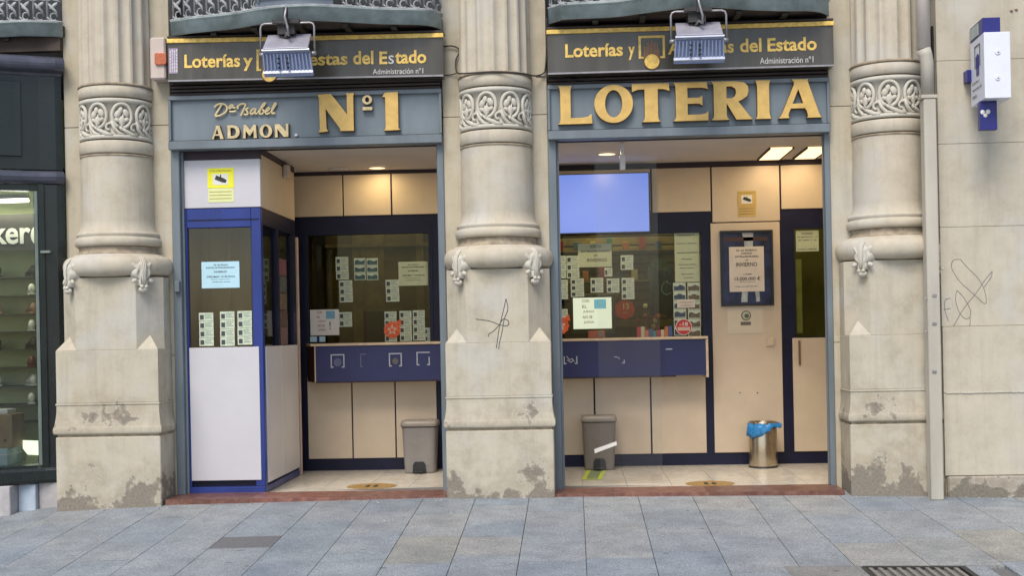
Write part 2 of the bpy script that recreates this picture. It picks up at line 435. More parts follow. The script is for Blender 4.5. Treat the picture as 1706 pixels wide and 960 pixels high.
M['greyink'] = simple('grey_ink', (.13,.12,.10), .6)
M['pipepink'] = simple('pinkish_post', (.58,.42,.34), .4, var=.08)

# ------------------------------------------------------------------ text
def text_mesh(name, s, mat, bold=0.0, extrude=.001, side=None, shear=0):
    cu = bpy.data.curves.new(name, 'FONT'); cu.body = s; cu.size = 1; cu.offset = bold; cu.extrude = 0
    cu.resolution_u = 3; cu.shear = shear
    o = bpy.data.objects.new(name, cu); me = bpy.data.meshes.new_from_object(o)
    bpy.data.objects.remove(o); bpy.data.curves.remove(cu)
    return me
def text(name, s, x0, x1, z0, z1, y, mat, parent, bold=0.0, thick=.0012, zdir=1):
    """lettering standing on the plane y, filling the box x0..x1, z0..z1; thick = relief towards the street"""
    src = text_mesh(name, s, mat, bold)
    vs = [v.co.copy() for v in src.vertices]
    xa, xb = min(v.x for v in vs), max(v.x for v in vs); ya, yb = min(v.y for v in vs), max(v.y for v in vs)
    fx = (x1-x0)/(xb-xa); fz = (z1-z0)/(yb-ya)
    n = len(vs); V = []; F = []
    for k, yy in enumerate((y-thick, y)):
        V += [(x0+(v.x-xa)*fx, yy, z0+(v.y-ya)*fz) for v in vs]
    polys = [list(p.vertices) for p in src.polygons]
    F += polys
    edges = {}
    for p in polys:
        for i in range(len(p)):
            e = (p[i], p[(i+1) % len(p)]); edges[e] = 1
    for (a, b) in edges:
        if (b, a) not in edges: F.append([a, b, b+n, a+n])
    bpy.data.meshes.remove(src)
    mb = MB(); mb.add(V, F)
    me = bpy.data.meshes.new(name); me.from_pydata(V, [], F); me.update(); me.materials.append(mat)
    return mesh_obj(name, me, parent)
def letter_obj(name, outlines, x0, x1, z0, z1, y, depth, mf, ms, parent):
    """solid sign letter from unit-box outlines (first outer, others holes)"""
    cu = bpy.data.curves.new(name, 'CURVE'); cu.dimensions = '2D'; cu.fill_mode = 'BOTH'; cu.extrude = depth/2
    cu.bevel_depth = .003; cu.bevel_resolution = 1; cu.offset = -.003
    for pl in outlines:
        sp = cu.splines.new('POLY'); sp.points.add(len(pl)-1)
        for p, (a, b) in zip(sp.points, pl): p.co = (x0+(x1-x0)*a, z0+(z1-z0)*b, 0, 1)
        sp.use_cyclic_u = True
    o = bpy.data.objects.new(name, cu); me = bpy.data.meshes.new_from_object(o)
    bpy.data.objects.remove(o); bpy.data.curves.remove(cu)
    me.transform(Matrix.Rotation(PI/2, 4, 'X')); me.transform(Matrix.Translation((0, y-depth/2, 0)))
    me.materials.clear(); me.materials.append(mf); me.materials.append(ms)
    for p in me.polygons:
        p.material_index = 0 if p.normal.y < -.6 else 1
    return mesh_obj(name, me, parent)
def ell(cx, cy, rx, ry, n=40, ph=0): return [(cx+rx*math.cos(2*PI*k/n+ph), cy+ry*math.sin(2*PI*k/n+ph)) for k in range(n)]
LET = {
 'L': [[(0,1),(.44,1),(.40,.95),(.38,.86),(.38,.165),(.72,.165),(.88,.19),(.97,.26),(1,0),(0,0),(.055,.05),(.075,.14),(.075,.86),(.055,.95)]],
 'O': [ell(.5,.5,.5,.5), ell(.5,.5,.215,.35)],
 'T': [[(0,1),(.985,1),(1,.78),(.93,.81),(.84,.84),(.69,.845),(.69,.13),(.71,.05),(.76,0),(.25,0),(.31,.05),(.33,.13),(.33,.845),(.16,.84),(.07,.81),(0,.78)]],
 'E': [[(0,1),(.97,1),(1,.80),(.90,.84),(.80,.85),(.42,.85),(.42,.60),(.74,.60),(.84,.66),(.84,.38),(.74,.44),(.42,.44),(.42,.165),(.80,.165),(.92,.19),(1,.25),(1,0),(0,0),(.06,.05),(.08,.13),(.08,.87),(.055,.95)]],
 'R': [[(0,1),(.62,1),(.80,.965),(.89,.87),(.91,.73),(.87,.60),(.74,.50),(.66,.475),(.90,.12),(1,0),(.60,0),(.38,.42),(.38,.13),(.40,.05),(.45,0),(0,0),(.05,.05),(.07,.13),(.07,.87),(.05,.95)],
       [(.38,.86),(.50,.86),(.585,.80),(.605,.70),(.57,.60),(.50,.56),(.38,.56)]],
 'I': [[(0,1),(1,1),(.92,.94),(.88,.84),(.88,.14),(.93,.05),(1,0),(0,0),(.09,.05),(.12,.14),(.12,.84),(.08,.94)]],
 'A': [[(.30,1),(.69,1),(.68,.94),(.92,.12),(.95,.04),(1,0),(.64,0),(.67,.05),(.64,.18),(.60,.245),(.29,.245),(.25,.15),(.23,.07),(.26,0),(0,0),(.05,.05),(.09,.13),(.36,.86),(.36,.93)],
       [(.33,.375),(.57,.375),(.46,.74)]],
 'N': [[(0,.98),(.37,1),(.785,.455),(.785,.94),(.735,1),(1,1),(.965,.93),(.965,.02),(.60,.02),(.585,.10),(.225,.60),(.245,.10),(.29,.02),(.015,0),(.06,.09),(.05,.90)]],
 '1': [[(0,.875),(.17,.985),(.90,1),(.90,.07),(1,.01),(.08,0),(.18,.07),(.17,.86)]],
 'D': [[(0,1),(.5,1),(.78,.93),(.95,.75),(1,.5),(.95,.25),(.78,.07),(.5,0),(0,0),(.06,.1),(.06,.9)], [(.30,.80),(.50,.80),(.64,.72),(.70,.5),(.64,.28),(.50,.20),(.30,.20)]],
 'M': [[(.08,1),(.26,1),(.52,.60),(.75,1),(.95,1),(.93,.9),(.97,.1),(1,0),(.72,0),(.76,.1),(.75,.55),(.52,.16),(.46,.16),(.24,.55),(.22,.1),(.26,0),(0,0),(.05,.1),(.09,.9)]],
}

# ------------------------------------------------------------------ pavement
foot = [(-12,-.35)]+[at(u,v,-.33) for u,v in [(0,862),(95,853),(270,844),(745,831),(925,830),(1415,827),(1706,828)]]+[(9,-.12)]
def footz(x):
    for (a, za), (b, zb) in zip(foot, foot[1:]):
        if x <= b: return za+(zb-za)*(x-a)/(b-a)
    return foot[-1][1]
SLOPE = .068
def gz(x, y):
    if y > -7: return footz(x)+SLOPE*(y+.33)
    return footz(x)+SLOPE*(-6.67)
pave = thing('pavement', None, None, (0,-1,-.1), kind='structure')
mb = MB(); xs = [-12,-8,-6]+[-5+.4*i for i in range(24)]+[6,9]; ys = [.2,-.33,-1.2,-2.2,-3.4]
def sheet(mb, xs, ys, dz):
    vs = [(x,y,gz(x,y)+dz) for y in ys for x in xs]; nx = len(xs)
    mb.add(vs, [(j*nx+i, j*nx+i+1, (j+1)*nx+i+1, (j+1)*nx+i) for j in range(len(ys)-1) for i in range(nx-1)])
sheet(mb, xs, ys, -.016)
mb.build('joint_bed', M['joint'], pave)
tag(MB().build('street', M['asphalt']), kind='structure')
st = bpy.data.objects['street']; mb = MB(); sheet(mb, [-60,-30]+xs+[20,60], [-3.4,-5,-7,-12,-20,-60], -.004); st.data = mb.mesh('street', M['asphalt'])
joints = [(-5.32,0),(-4.93,0),(-4.55,0),(-4.165,0),(-3.78,0),(-3.40,-.012),(-2.995,-.012),(-2.625,-.018),(-2.244,-.016),(-1.863,-.010),(-1.482,-.010),(-1.10,-.006),(-.722,0),(-.338,0),(.048,0),(.438,0),(.825,.003),(1.212,.008),(1.467,.035),(1.862,.045),(2.252,.055),(2.656,.06),(3.05,.065),(3.44,.07),(3.83,.07)]
rows = {7:[-1.722,-2.36],8:[-1.403,-1.711,-2.5],9:[-2.05],10:[-1.40,-2.6],11:[-1.525,-2.2],12:[-1.1,-2.025],13:[-1.75,-2.7],14:[-2.1],15:[-1.35,-2.55],16:[-1.62,-2.4],17:[-1.994,-2.95],18:[-1.75,-2.31],19:[-1.64,-2.29],20:[-1.40,-2.2]}
k = 0
for i in range(len(joints)-1):
    (xa, sa), (xb, sb) = joints[i], joints[i+1]
    cuts = [-.10]+rows.get(i, [-1.0-.6*rnd.random(), -2.0-.6*rnd.random()])+[-3.38]
    fine_ = [cuts[0]]
    for c_ in cuts[1:]:
        if fine_[-1]-c_ > .92: fine_.append(fine_[-1]+(c_-fine_[-1])*(.42+.16*((i*37)%10)/10))
        fine_.append(c_)
    cuts = fine_
    for j in range(len(cuts)-1):
        y0, y1 = cuts[j], cuts[j+1]
        if i in (18,19) and y0 < -2.28: continue
        g = .0022; top = []
        for (xj, sj, yy, sg, sy_) in ((xa,sa,y0,1,-1),(xb,sb,y0,-1,-1),(xb,sb,y1,-1,1),(xa,sa,y1,1,1)):
            x = xj+sj*(-(yy+.4))/1.0+sg*g; y = yy+sy_*g
            top.append((x, y, gz(x, y)+rnd.uniform(-.0006,.0006)))
        # middle row of vertices keeps the slab on the slope where the wall foot bends
        vs = top+[(x,y,z-.03) for x,y,z in top]
        m_ = MB().add(vs, [(0,3,2,1),(0,1,5,4),(1,2,6,5),(2,3,7,6),(3,0,4,7)])
        is_cover = (i == 8 and abs(y0+1.403) < .002)
        o = m_.build('paving_slab' if not is_cover else 'metal_cover', M['cover'] if is_cover else M['paving'], pave)
        if is_cover: o['label'] = 'dark grey metal cover set among pale slabs'
        o.color = (1,1,1,1)
        if (i,j) in ((11,2),(17,3),(20,2),(16,4)): o.color = (1.05,.97,.84,1)
        elif (i,j) in ((19,2),(12,3),(18,2)): o.color = (1.10,1.03,.95,1)
        elif rnd.random() < .3: o.color = (.95,.98,1.02,1)
# drain grate
gx0, gx1, gy0, gy1 = 1.585, 2.10, -2.30, -2.98
gr = thing('drain_grate', 'dark iron drain grate with slanting bars sunk in the paving', 'drain grate', (1.9,-2.6,gz(1.9,-2.6)))
def gp(x, y, dz): return (x+.05*(-(y+2.3)), y, gz(x,y)+dz)
def gbox(mb, xa, xb, ya, yb, d0, d1, sh=0):
    vs = [gp(xa,ya,d0),gp(xb,ya,d0),gp(xb+sh,yb,d0),gp(xa+sh,yb,d0),gp(xa,ya,d1),gp(xb,ya,d1),gp(xb+sh,yb,d1),gp(xa+sh,yb,d1)]
    mb.add(vs, [(0,1,2,3),(4,7,6,5),(0,4,5,1),(1,5,6,2),(2,6,7,3),(3,7,4,0)])
mb = MB(); gbox(mb,gx0-.03,gx1+.03,gy0,gy0-.025,-.03,.001); gbox(mb,gx0-.03,gx0,gy0-.025,gy1,-.03,.001); gbox(mb,gx1,gx1+.03,gy0-.025,gy1,-.03,.001); gbox(mb,gx0-.03,gx1+.03,gy1,gy1-.03,-.03,.001)
mb.build('frame', M['iron'], gr)
mb = MB(); gbox(mb,gx0,gx1,gy0-.025,gy1,-.028,-.024); mb.build('pit', M['gap'], gr)
nb = 10
for q in range(nb):
    xa = gx0+.012+q*(gx1-gx0)/nb
    mb = MB(); gbox(mb, xa, xa+.022, gy0-.03, gy1, -.02, -.002); mb.build('bar', M['ironlight'], gr)
mb = MB(); gbox(mb, 1.14, 1.57, -2.30, -2.6, -.028, .001); o = mb.build('paving_slab', M['paving'], pave); o.color = (.72,.71,.69,1)
mb = MB(); gbox(mb, 2.135, 2.247, -2.30, -3.0, -.028, .0); mb.build('paving_slab', M['paving'], pave)

lit = MB(); r5 = random.Random(11)
for q in range(46):
    x_ = r5.uniform(-3.6, 3.0); y_ = -.37-abs(r5.gauss(0,.05)) if q < 34 else r5.uniform(-2.2,-.5); s_ = r5.uniform(.004,.014)
    lit.ball((x_, y_, gz(x_,y_)+.002), s_, s_*.6, .003, 6, 4, Matrix.Rotation(r5.uniform(0,3), 3, 'Z'))
tag(lit.build('litter', simple('pale_crumbs', (.55,.52,.46), .8, var=.3, sc=90)), 'pale crumbs and leaf bits strewn along the foot of the wall', 'litter', kind='stuff')
# ------------------------------------------------------------------ columns
CX = [-3.387, -.540, 2.325]
def zc(v, y=-.28): return at(825, v, y)[1]
CY = -.02
def build_column(cx, label):
    t = thing('stone_column', label, 'column', (cx, CY, 0), 'half columns between the shop bays')
    zF = zc(118); top = 4.3
    # fluted shaft
    nf = 16
    def flute(a):
        x = (a*nf/(2*PI)) % 1.0
        e = .12
        if x < e or x > 1-e: return 1.0
        q = (x-e)/(1-2*e); return 1-.075*math.sin(PI*q)**.8
    mb = MB(); zs = [zF+.0, zF+.045, top]
    mb.lathe([(.262,zF),(.262,zF+.02),(.255,top)], cx, CY, 192, smooth=False, rfun=flute)
    mb.build('fluted_shaft', M['stone'], t)
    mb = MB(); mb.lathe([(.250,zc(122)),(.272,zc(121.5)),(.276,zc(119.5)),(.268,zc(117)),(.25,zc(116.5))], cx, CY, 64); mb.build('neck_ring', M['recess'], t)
    mb = MB(); mb.lathe([(.25,zc(141)),(.262,zc(140.5)),(.269,zc(139.5)),(.269,zc(123)),(.262,zc(122)),(.25,zc(121.8))], cx, CY, 64); mb.build('band', M['stone'], t)
    mb = MB(); mb.lathe([(.247,zc(212.5)),(.262,zc(212)),(.267,zc(211)),(.267,zc(206)),(.241,zc(205)),(.241,zc(151.5)),(.267,zc(150.5)),(.267,zc(144)),(.260,zc(143.3)),(.247,zc(143))], cx, CY, 64); fr = mb.build('frieze', M['relief'], t)
    # scrolls
    z0, z1 = zc(206), zc(150); H = z1-z0; rb = .249; step = 2*PI/9
    def P(a, h, d=0): return (cx+(rb+d)*math.sin(a), CY-(rb+d)*math.cos(a), z0+h*H)
    def scroll_mesh():
        m = MB(); hw = step*.5
        pts = [P(-.80*hw+.0, -.02, .008)]
        # stem rising from lower left and curling over into a ring
        ring = [(-.95,.02),(-.55,.16)]
        path = []
        for q in range(25):
            a = R(250)-R(335)*q/24
            path.append((.02+ (.80-.002*q)*math.cos(a), .58+.37*math.sin(a)))
        stem = [(1.28,-.02),(.95,.08),(.55,.20),(.10,.26)]
        full = [(-(x)*1.0, y) for x, y in []]
        m.tube([P(x*hw, y, .006) for x, y in path], .0135, 8, flat=1.0)
        m.tube([P(x*hw, y, .007) for x, y in [(-.25,.24),(.25,.12),(.75,.02),(1.3,-.02)]], [.011,.016,.018,.014], 8)
        m.tube([P(x*hw, y, .007) for x, y in [(-.80,.42),(-.62,.20),(-.25,.04),(.25,.0)]], [.012,.014,.015,.012], 8)
        # small volute between the rings
        sp = []
        for q in range(14):
            a = R(-20)+R(300)*q/13; r_ = 1-.045*q
            sp.append(((1.0+.42*r_*math.cos(a)), .22+.16*r_*math.sin(a)))
        m.tube([P(x*hw, y, .007) for x, y in sp], .010, 7)
        # trefoil leaf inside the ring
        for (lx, ly, ang, s_) in ((-.34,.62,25,1.0),(.34,.66,-25,1.0),(.0,.42,0,1.1),(-.1,.74,10,.8),(.36,.46,60,.7),(-.36,.44,-60,.7)):
            c0 = Vector(P(lx*hw, ly, .007)); a = lx*hw
            rot = Matrix.Rotation(a, 3, 'Z') @ Matrix.Rotation(R(ang), 3, 'Y')
            m.ball(c0, .024*s_, .012, .033*s_, 8, 6, rot)
        m.tube([P(x*hw, y, .010) for x, y in [(-.05,.12),(.02,.35),(.08,.62)]], [.009,.008,.005], 6)
        return m.mesh('scroll', M['relief'])
    me = scroll_mesh()
    for q in range(-2, 3):
        o = bpy.data.objects.new('scroll', me); C.objects.link(o); o.parent = fr
        ang = (q-.30)*step
        T = Matrix.Translation((cx,CY,0)) @ Matrix.Rotation(ang, 4, 'Z') @ Matrix.Translation((-cx,-CY,0))
        o.matrix_parent_inverse = root_inv(fr); o.matrix_basis = T
    mb = MB(); mb.lathe([(.25,zc(236.5)),(.264,zc(236)),(.270,zc(234.5)),(.270,zc(217)),(.264,zc(215)),(.25,zc(214.6))], cx, CY, 64); mb.build('band', M['stone'], t)
    mb = MB(); mb.lathe([(.258,zc(247)),(.260,zc(242)),(.268,zc(240.5)),(.268,zc(238)),(.25,zc(237.5))], cx, CY, 64); mb.build('neck_ring', M['recess'], t)
    mb = MB(); mb.lathe([(.268,zc(352)),(.266,zc(300)),(.262,zc(241))], cx, CY, 64, caps=False)
    mb.lathe([(.29,zc(370)),(.281,zc(366)),(.272,zc(359)),(.268,zc(352)),(.268,zc(351))], cx, CY, 64, caps=False); mb.build('shaft', M['stone'], t)
    pr = [(.27,zc(395.5))]
    for q in range(9):
        a = -PI/2+PI*q/8; pr.append((.298+.020*math.cos(a), zc(386.5)+ (zc(379)-zc(394))/2*math.sin(a)))
    pr += [(.300,zc(377)),(.306,zc(375)),(.304,zc(371.5)),(.29,zc(370))]
    mb = MB(); mb.lathe(pr, cx, CY, 64); mb.build('base_ring', M['stone'], t)
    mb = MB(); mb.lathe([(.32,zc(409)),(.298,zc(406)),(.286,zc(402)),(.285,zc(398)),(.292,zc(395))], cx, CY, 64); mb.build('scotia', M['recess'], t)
    pr = [(.30,zc(447.5))]
    for q in range(13):
        a = -PI/2+PI*q/12; pr.append((.345+.058*math.cos(a), zc(429)+(zc(412)-zc(446))/2*math.sin(a)))
    pr += [(.33,zc(410.5)),(.325,zc(408.5)),(.30,zc(408))]
    mb = MB(); mb.lathe(pr, cx, CY, 72); mb.build('base_torus', M['stone'], t)
    # chamfered upper plinth with pyramid stops
    yp = -.325; hw = .378; ch = .155; zt, zs_, zb = zc(448,-.3), zc(571,-.3), zc(660,-.3); zap = zc(546,-.25)
    mb = MB(); yb = .02
    mb.prism([(cx-hw+.002,yb),(cx-hw+.002,yp+ch+.01),(cx-hw+ch,yp),(cx+hw-ch,yp),(cx+hw-.002,yp+ch+.01),(cx+hw-.002,yb)], zs_-.001, zt)
    for s_ in (-1,1):
        A=(cx+s_*hw,yp+ch+.012,zs_); B=(cx+s_*(hw-ch-.002),yp,zs_); K=(cx+s_*hw,yp,zs_); T=(cx+s_*(hw-ch*.52),yp+ch*.50,zap)
        mb.add([A,B,K,T],[(0,1,2),(0,2,3),(1,3,2),(0,3,1)])
    mb.prism([(cx-hw,yb),(cx-hw,yp),(cx+hw,yp),(cx+hw,yb)], zb, zs_)
    mb.build('upper_plinth', M['plinth'], t, bevel=.004)
    # hollow moulding between the blocks
    prof = [(0,zb),(.005,zb-.002),(.006,zb-.012),(0,zb-.018)]
    z2, z3 = zc(699,-.3), zc(712,-.3)
    for q in range(7): u_ = q/6; prof.append((.0+.016*u_**2.2, zb-.02+(z2-zb+.02)*u_))
    for q in range(1,7): a=PI/2-PI*q/6; prof.append((.014+.008*math.cos(a), (z2+z3)/2+(z2-z3)/2*math.sin(a)))
    prof += [(.0,z3-.004),(-.006,z3-.010)]
    vs=[];fs=[]
    for (o_, z) in prof: vs += [(cx-hw-o_,yb,z),(cx-hw-o_,yp-o_,z),(cx+hw+o_,yp-o_,z),(cx+hw+o_,yb,z)]
    for i in range(len(prof)-1):
        for q in range(3): fs.append((i*4+q,i*4+q+1,(i+1)*4+q+1,(i+1)*4+q))
    MB().add(vs, fs).build('plinth_moulding', M['plinth'], t)
    MB().box(cx-hw+.004, cx+hw-.004, yp+.004, yb, z3-.030, z3-.0055).build('stain_shade_course', M['recess'], t)  # brown stain and shading under the ledge, both set in this strip's colour
    gl = min(footz(cx-.4), footz(cx+.4))-.03
    mb = MB(); mb.box(cx-hw-.008, cx+hw+.008, yp-.008, yb, gl, z3-.022, .006); mb.build('lower_plinth', M['plinth'], t)
    # acanthus leaves over the corners
    for s_ in (-1,1):
        a0 = s_*R(43); m = MB()
        def Q(r, z, w=0): # point at angle a0, radius r, sideways w
            return (cx+r*math.sin(a0)+w*math.cos(a0), CY-r*math.cos(a0)+w*math.sin(a0), z)
        zz = lambda v: zc(v, -.30)
        arc = [(.335,zz(413)),(.375,zz(417)),(.405,zz(426)),(.412,zz(438)),(.408,zz(450)),(.408,zz(462))]
        def pr_(s1):
            k_ = s1*(len(arc)-1); i_ = min(int(k_), len(arc)-2); f_ = k_-i_
            return arc[i_][0]+(arc[i_+1][0]-arc[i_][0])*f_, arc[i_][1]+(arc[i_+1][1]-arc[i_][1])*f_
        NS, NW = 30, 25; vs = []; fs = []
        for a_ in range(NS+1):
            s1 = a_/NS; r1, z1 = pr_(s1)
            lobe = abs(math.sin(PI*(3.4*s1+.12)))**.6
            wid = (.060+.045*math.sin(PI*min(1,s1*1.15+.1)))*(.62+.38*lobe)*(1 if s1 < .8 else 1-(s1-.8)*2.6)
            for b_ in range(NW+1):
                w1 = -1+2*b_/NW; e_ = abs(w1)
                h = .012*(1-e_**2)+.007*math.cos(w1*PI*3.0)+.022*e_**3*lobe+.004*math.cos(w1*9+s1*20)
                if e_ > .96: h = -.03
                vs.append(Q(r1+h-.05*e_*e_*(wid/.1), z1-.016*e_*lobe+.010*e_*e_, w1*wid))
        for a_ in range(NS):
            for b_ in range(NW): fs.append((a_*(NW+1)+b_, a_*(NW+1)+b_+1, (a_+1)*(NW+1)+b_+1, (a_+1)*(NW+1)+b_))
        m.add(vs, fs, True)
        for w_, r_ in ((-.016,.006),(0,.008),(.016,.006)):
            m.tube([Q(r+.017, z, w_*(1-.10*i)) for i,(r,z) in enumerate(arc)], [r_*.7,r_,r_,r_,r_*.9,r_*.5], 7)
        rotb = Matrix.Rotation(a0, 3, 'Z')
        for w_ in (-.062,.062): m.ball(Q(.402, zz(455), w_), .024, .014, .017, 10, 6, rotb @ Matrix.Rotation(R(25 if w_>0 else -25), 3, 'Y'))
        m.ball(Q(.405, zz(470)), .036, .026, .024, 12, 8, rotb)
        m.ball(Q(.424, zz(465), -.016), .017, .012, .014, 8, 6, rotb); m.ball(Q(.424, zz(465), .016), .017, .012, .014, 8, 6, rotb)
        m.build('acanthus_leaf', M['relief'], t)
    return t
build_column(CX[0], 'half round stone column left of the entrance with the white booth')
c2 = build_column(CX[1], 'half round stone column between the two entrances with a scrawl on its plinth')
build_column(CX[2], 'half round stone column beside the drainpipe, right of the entrance with the screen')
# scrawls
def scrawl(strokes, y, r, mat, name, parent, k=1):
    mb = MB()
    for s_ in strokes:
        pts = [Vector((at(u,v,y)[0], y, at(u,v,y)[1])) for u,v in s_]
        sm = []
        for i in range(len(pts)-1):
            p0,p1,p2,p3 = pts[max(i-1,0)],pts[i],pts[i+1],pts[min(i+2,len(pts)-1)]
            for q in range(6):
                t_ = q/6; sm.append(.5*((2*p1)+(-p0+p2)*t_+(2*p0-5*p1+4*p2-p3)*t_*t_+(-p0+3*p1-3*p2+p3)*t_**3))
        sm.append(pts[-1]); mb.tube(sm, r, 6, flat=.25)
    return mb.build(name, mat, parent)
scrawl([[(793,532),(815,535),(832,541),(845,543),(847,535),(838,532),(832,541),(822,552),(815,556),(814,561)],[(843,498),(838,520),(832,545),(829,565),(827,580)],[(843,498),(846,515),(840,532),(836,555),(832,572),(831,582)]], -.3262, .0028, M['marker'], 'marker_scrawl', c2)

# ------------------------------------------------------------------ facade backing and right-hand wall
fa = thing('stone_facade', 'cream stone piers behind the columns and around both entrances', 'facade', (0,.1,0))
for (xa, xb) in ((-3.795,-2.985),(-.935,-.160),(1.90,2.62)):
    zz = [min(footz(xa),footz(xb))-.05, at(120,82+0,0)[1] if False else 2.78, 4.3]
    gap = .004
    MB().box(xa, xb, 0, .12, zz[0], 1.05, .003).build('pier_stone', M['stone_warm'], fa)
    MB().box(xa, xb, 0, .12, 1.05+gap, zz[1], .003).build('pier_stone', M['stone_warm'], fa)
    MB().box(xa, xb, 0, .12, zz[1]+gap, zz[2], .003).build('pier_stone', M['stone_warm'], fa)
MB().box(-3.99,2.62,.5,.56,-.2,4.3).build('wall_core', M['mortar'], fa) if False else None
for (xa, xb) in ((-2.985,-.935),(-.160,1.90)):
    MB().box(xa, xb, .10, .45, 2.99, 3.45).build('lintel', M['recess'], fa)
    MB().box(xa, xb, .22, .30, 3.45, 4.4).build('upper_window', M['dwindow'], fa)
MB().box(-6, -3.80, .22, .30, 3.05, 4.4).build('upper_window', M['dwindow'], fa)
MB().box(-6, 2.62, .47, .53, 2.67, 4.4).build('inner_wall', M['recess'], fa)
rw = thing('stone_wall', 'smooth stone wall of large courses right of the drainpipe, with a scrawl', 'wall', (4,-.2,0))
YW = -.35
jv = [at(1620,v,YW)[1] for v in (-120,-10,100,239,378,544,655,793)]
for i in range(len(jv)-1):
    ztop, zbot = jv[i], jv[i+1]
    pr = 0 if i < 5 else -.012
    MB().box(2.585, 5.6, YW+pr, .4, zbot+.0025, ztop, .002).build('stone_block', M['rwall'], rw)
MB().box(2.60, 5.6, YW-.02, .4, -.3, jv[-1]-.002, .012).build('base_course', M['rbase'], rw)
MB().box(2.59, 5.6, YW+.006, .39, -.25, 4.3).build('mortar', M['recess'], rw)
m=MB(); rr2=random.Random(3)
for i in range(60):
    xx=2.6+i*.05; hh=rr2.uniform(.0,.0035)
    if rr2.random()<.92: m.box(xx,xx+.05*rr2.uniform(.85,1.0),YW-.019-hh*.3,YW-.001,jv[6]+rr2.uniform(-.002,.001),jv[6]+.004+hh)
tag(m.build('mortar_smear', M['relief'], rw), kind='stuff')
scrawl([[(1600,432),(1588,434),(1586,448),(1600,470),(1622,490),(1640,506),(1643,498),(1638,478),(1628,462),(1612,446),(1600,432)],
        [(1653,452),(1640,468),(1625,490),(1605,515),(1588,545)],[(1653,452),(1651,462),(1640,478)],
        [(1594,484),(1604,494),(1616,515),(1616,528),(1608,531),(1598,520),(1592,500),(1594,484)],
        [(1584,497),(1575,500),(1574,515),(1580,535)],[(1584,514),(1572,516)],[(1616,528),(1616,540),(1611,556),(1609,562)]], YW-.001, .0022, M['markerg'], 'marker_scrawl', rw)

# ------------------------------------------------------------------ drainpipe
dp = thing('drainpipe', 'painted drainpipe running down the corner right of the third column', 'drainpipe', (2.52,-.42,0))
yd = -.425
xp = at(1538,50,yd)[0]
pts = [(xp,yd,4.3),(xp,yd,at(1538,82,yd)[1]),(xp+.012,yd,at(1540,92,yd)[1]),(xp+.022,yd,at(1541,104,yd)[1]),(xp+.022,yd,at(1541,160,yd)[1])]
MB().tube(pts[:2], .046, 20).build('round_pipe', M['pipeup'], dp)
MB().tube([pts[1],pts[2],pts[3],pts[4]], [.048,.047,.045,.045], 20).build('bend', M['pipe'], dp)
zc2 = at(1541,163,yd)[1]
MB().box(xp-.035,xp+.075,yd-.055,yd+.05,zc2-.012,zc2+.014,.004).build('collar', M['pipe'], dp)
MB().box(xp-.020,xp+.066,yd-.05,yd+.05,footz(2.5)-.01,zc2-.012,.006).build('square_duct', M['pipe'], dp)
MB().box(xp+.073,xp+.086,-.375,-.34,footz(2.5),at(1553,40,yd)[1]).build('gap', M['gap'], dp)
for v in (493,540,620):
    x_, z_ = at(1556,v,yd-.05); MB().box(x_-.012,x_+.018,yd-.056,yd-.03,z_-.01,z_+.012,.004).build('clip', M['brkt'], dp)
for v in (498,553):
    x_, z_ = at(1543,v,yd-.05); MB().ball((x_,yd-.051,z_),.009,.004,.007).build('screw', M['brkt'], dp)
# thin pipe beside it
MB().tube([(at(1560,215,-.37)[0],-.37,at(1560,218,-.37)[1]),(at(1556,219,-.37)[0],-.37,at(1556,222,-.37)[1]),(at(1556,219,-.37)[0],-.37,at(1556,480,-.37)[1])],.006,8).build('thin_tube', M['pipe'], dp)

# ------------------------------------------------------------------ entrances: steps, frames, name boards, shutters, signs
def entrance(xa, xb, lab_step, lab_frame, nm):
    st_ = thing('door_step', lab_step, 'step', ((xa+xb)/2,-.15,0), 'red marble steps at the entrances')
    cuts = [xa, xa+.62, xa+1.28, xb] if nm == 0 else [xa, xa+.43, xa+1.10, xb]
    for a, b in zip(cuts, cuts[1:]):
        z0a, z0b = footz(a)-.03, footz(b)-.03
        y0 = -.300; m = MB()
        top = .010
        m.add([(a+.001,y0,z0a),(b-.001,y0,z0b),(b-.001,.05,z0b),(a+.001,.05,z0a),(a+.001,y0,top-.003),(b-.001,y0,top-.003),(b-.001,.05,top),(a+.001,.05,top)],
              [(0,3,2,1),(4,5,6,7),(0,1,5,4),(1,2,6,5),(2,3,7,6),(3,0,4,7)])
        m.build('step_stone', M['marble'], st_)
    fr = thing('entrance_frame', lab_frame, 'door frame', ((xa+xb)/2,.03,0), 'slate blue metal frames of the entrances')
    return st_, fr
FR = []
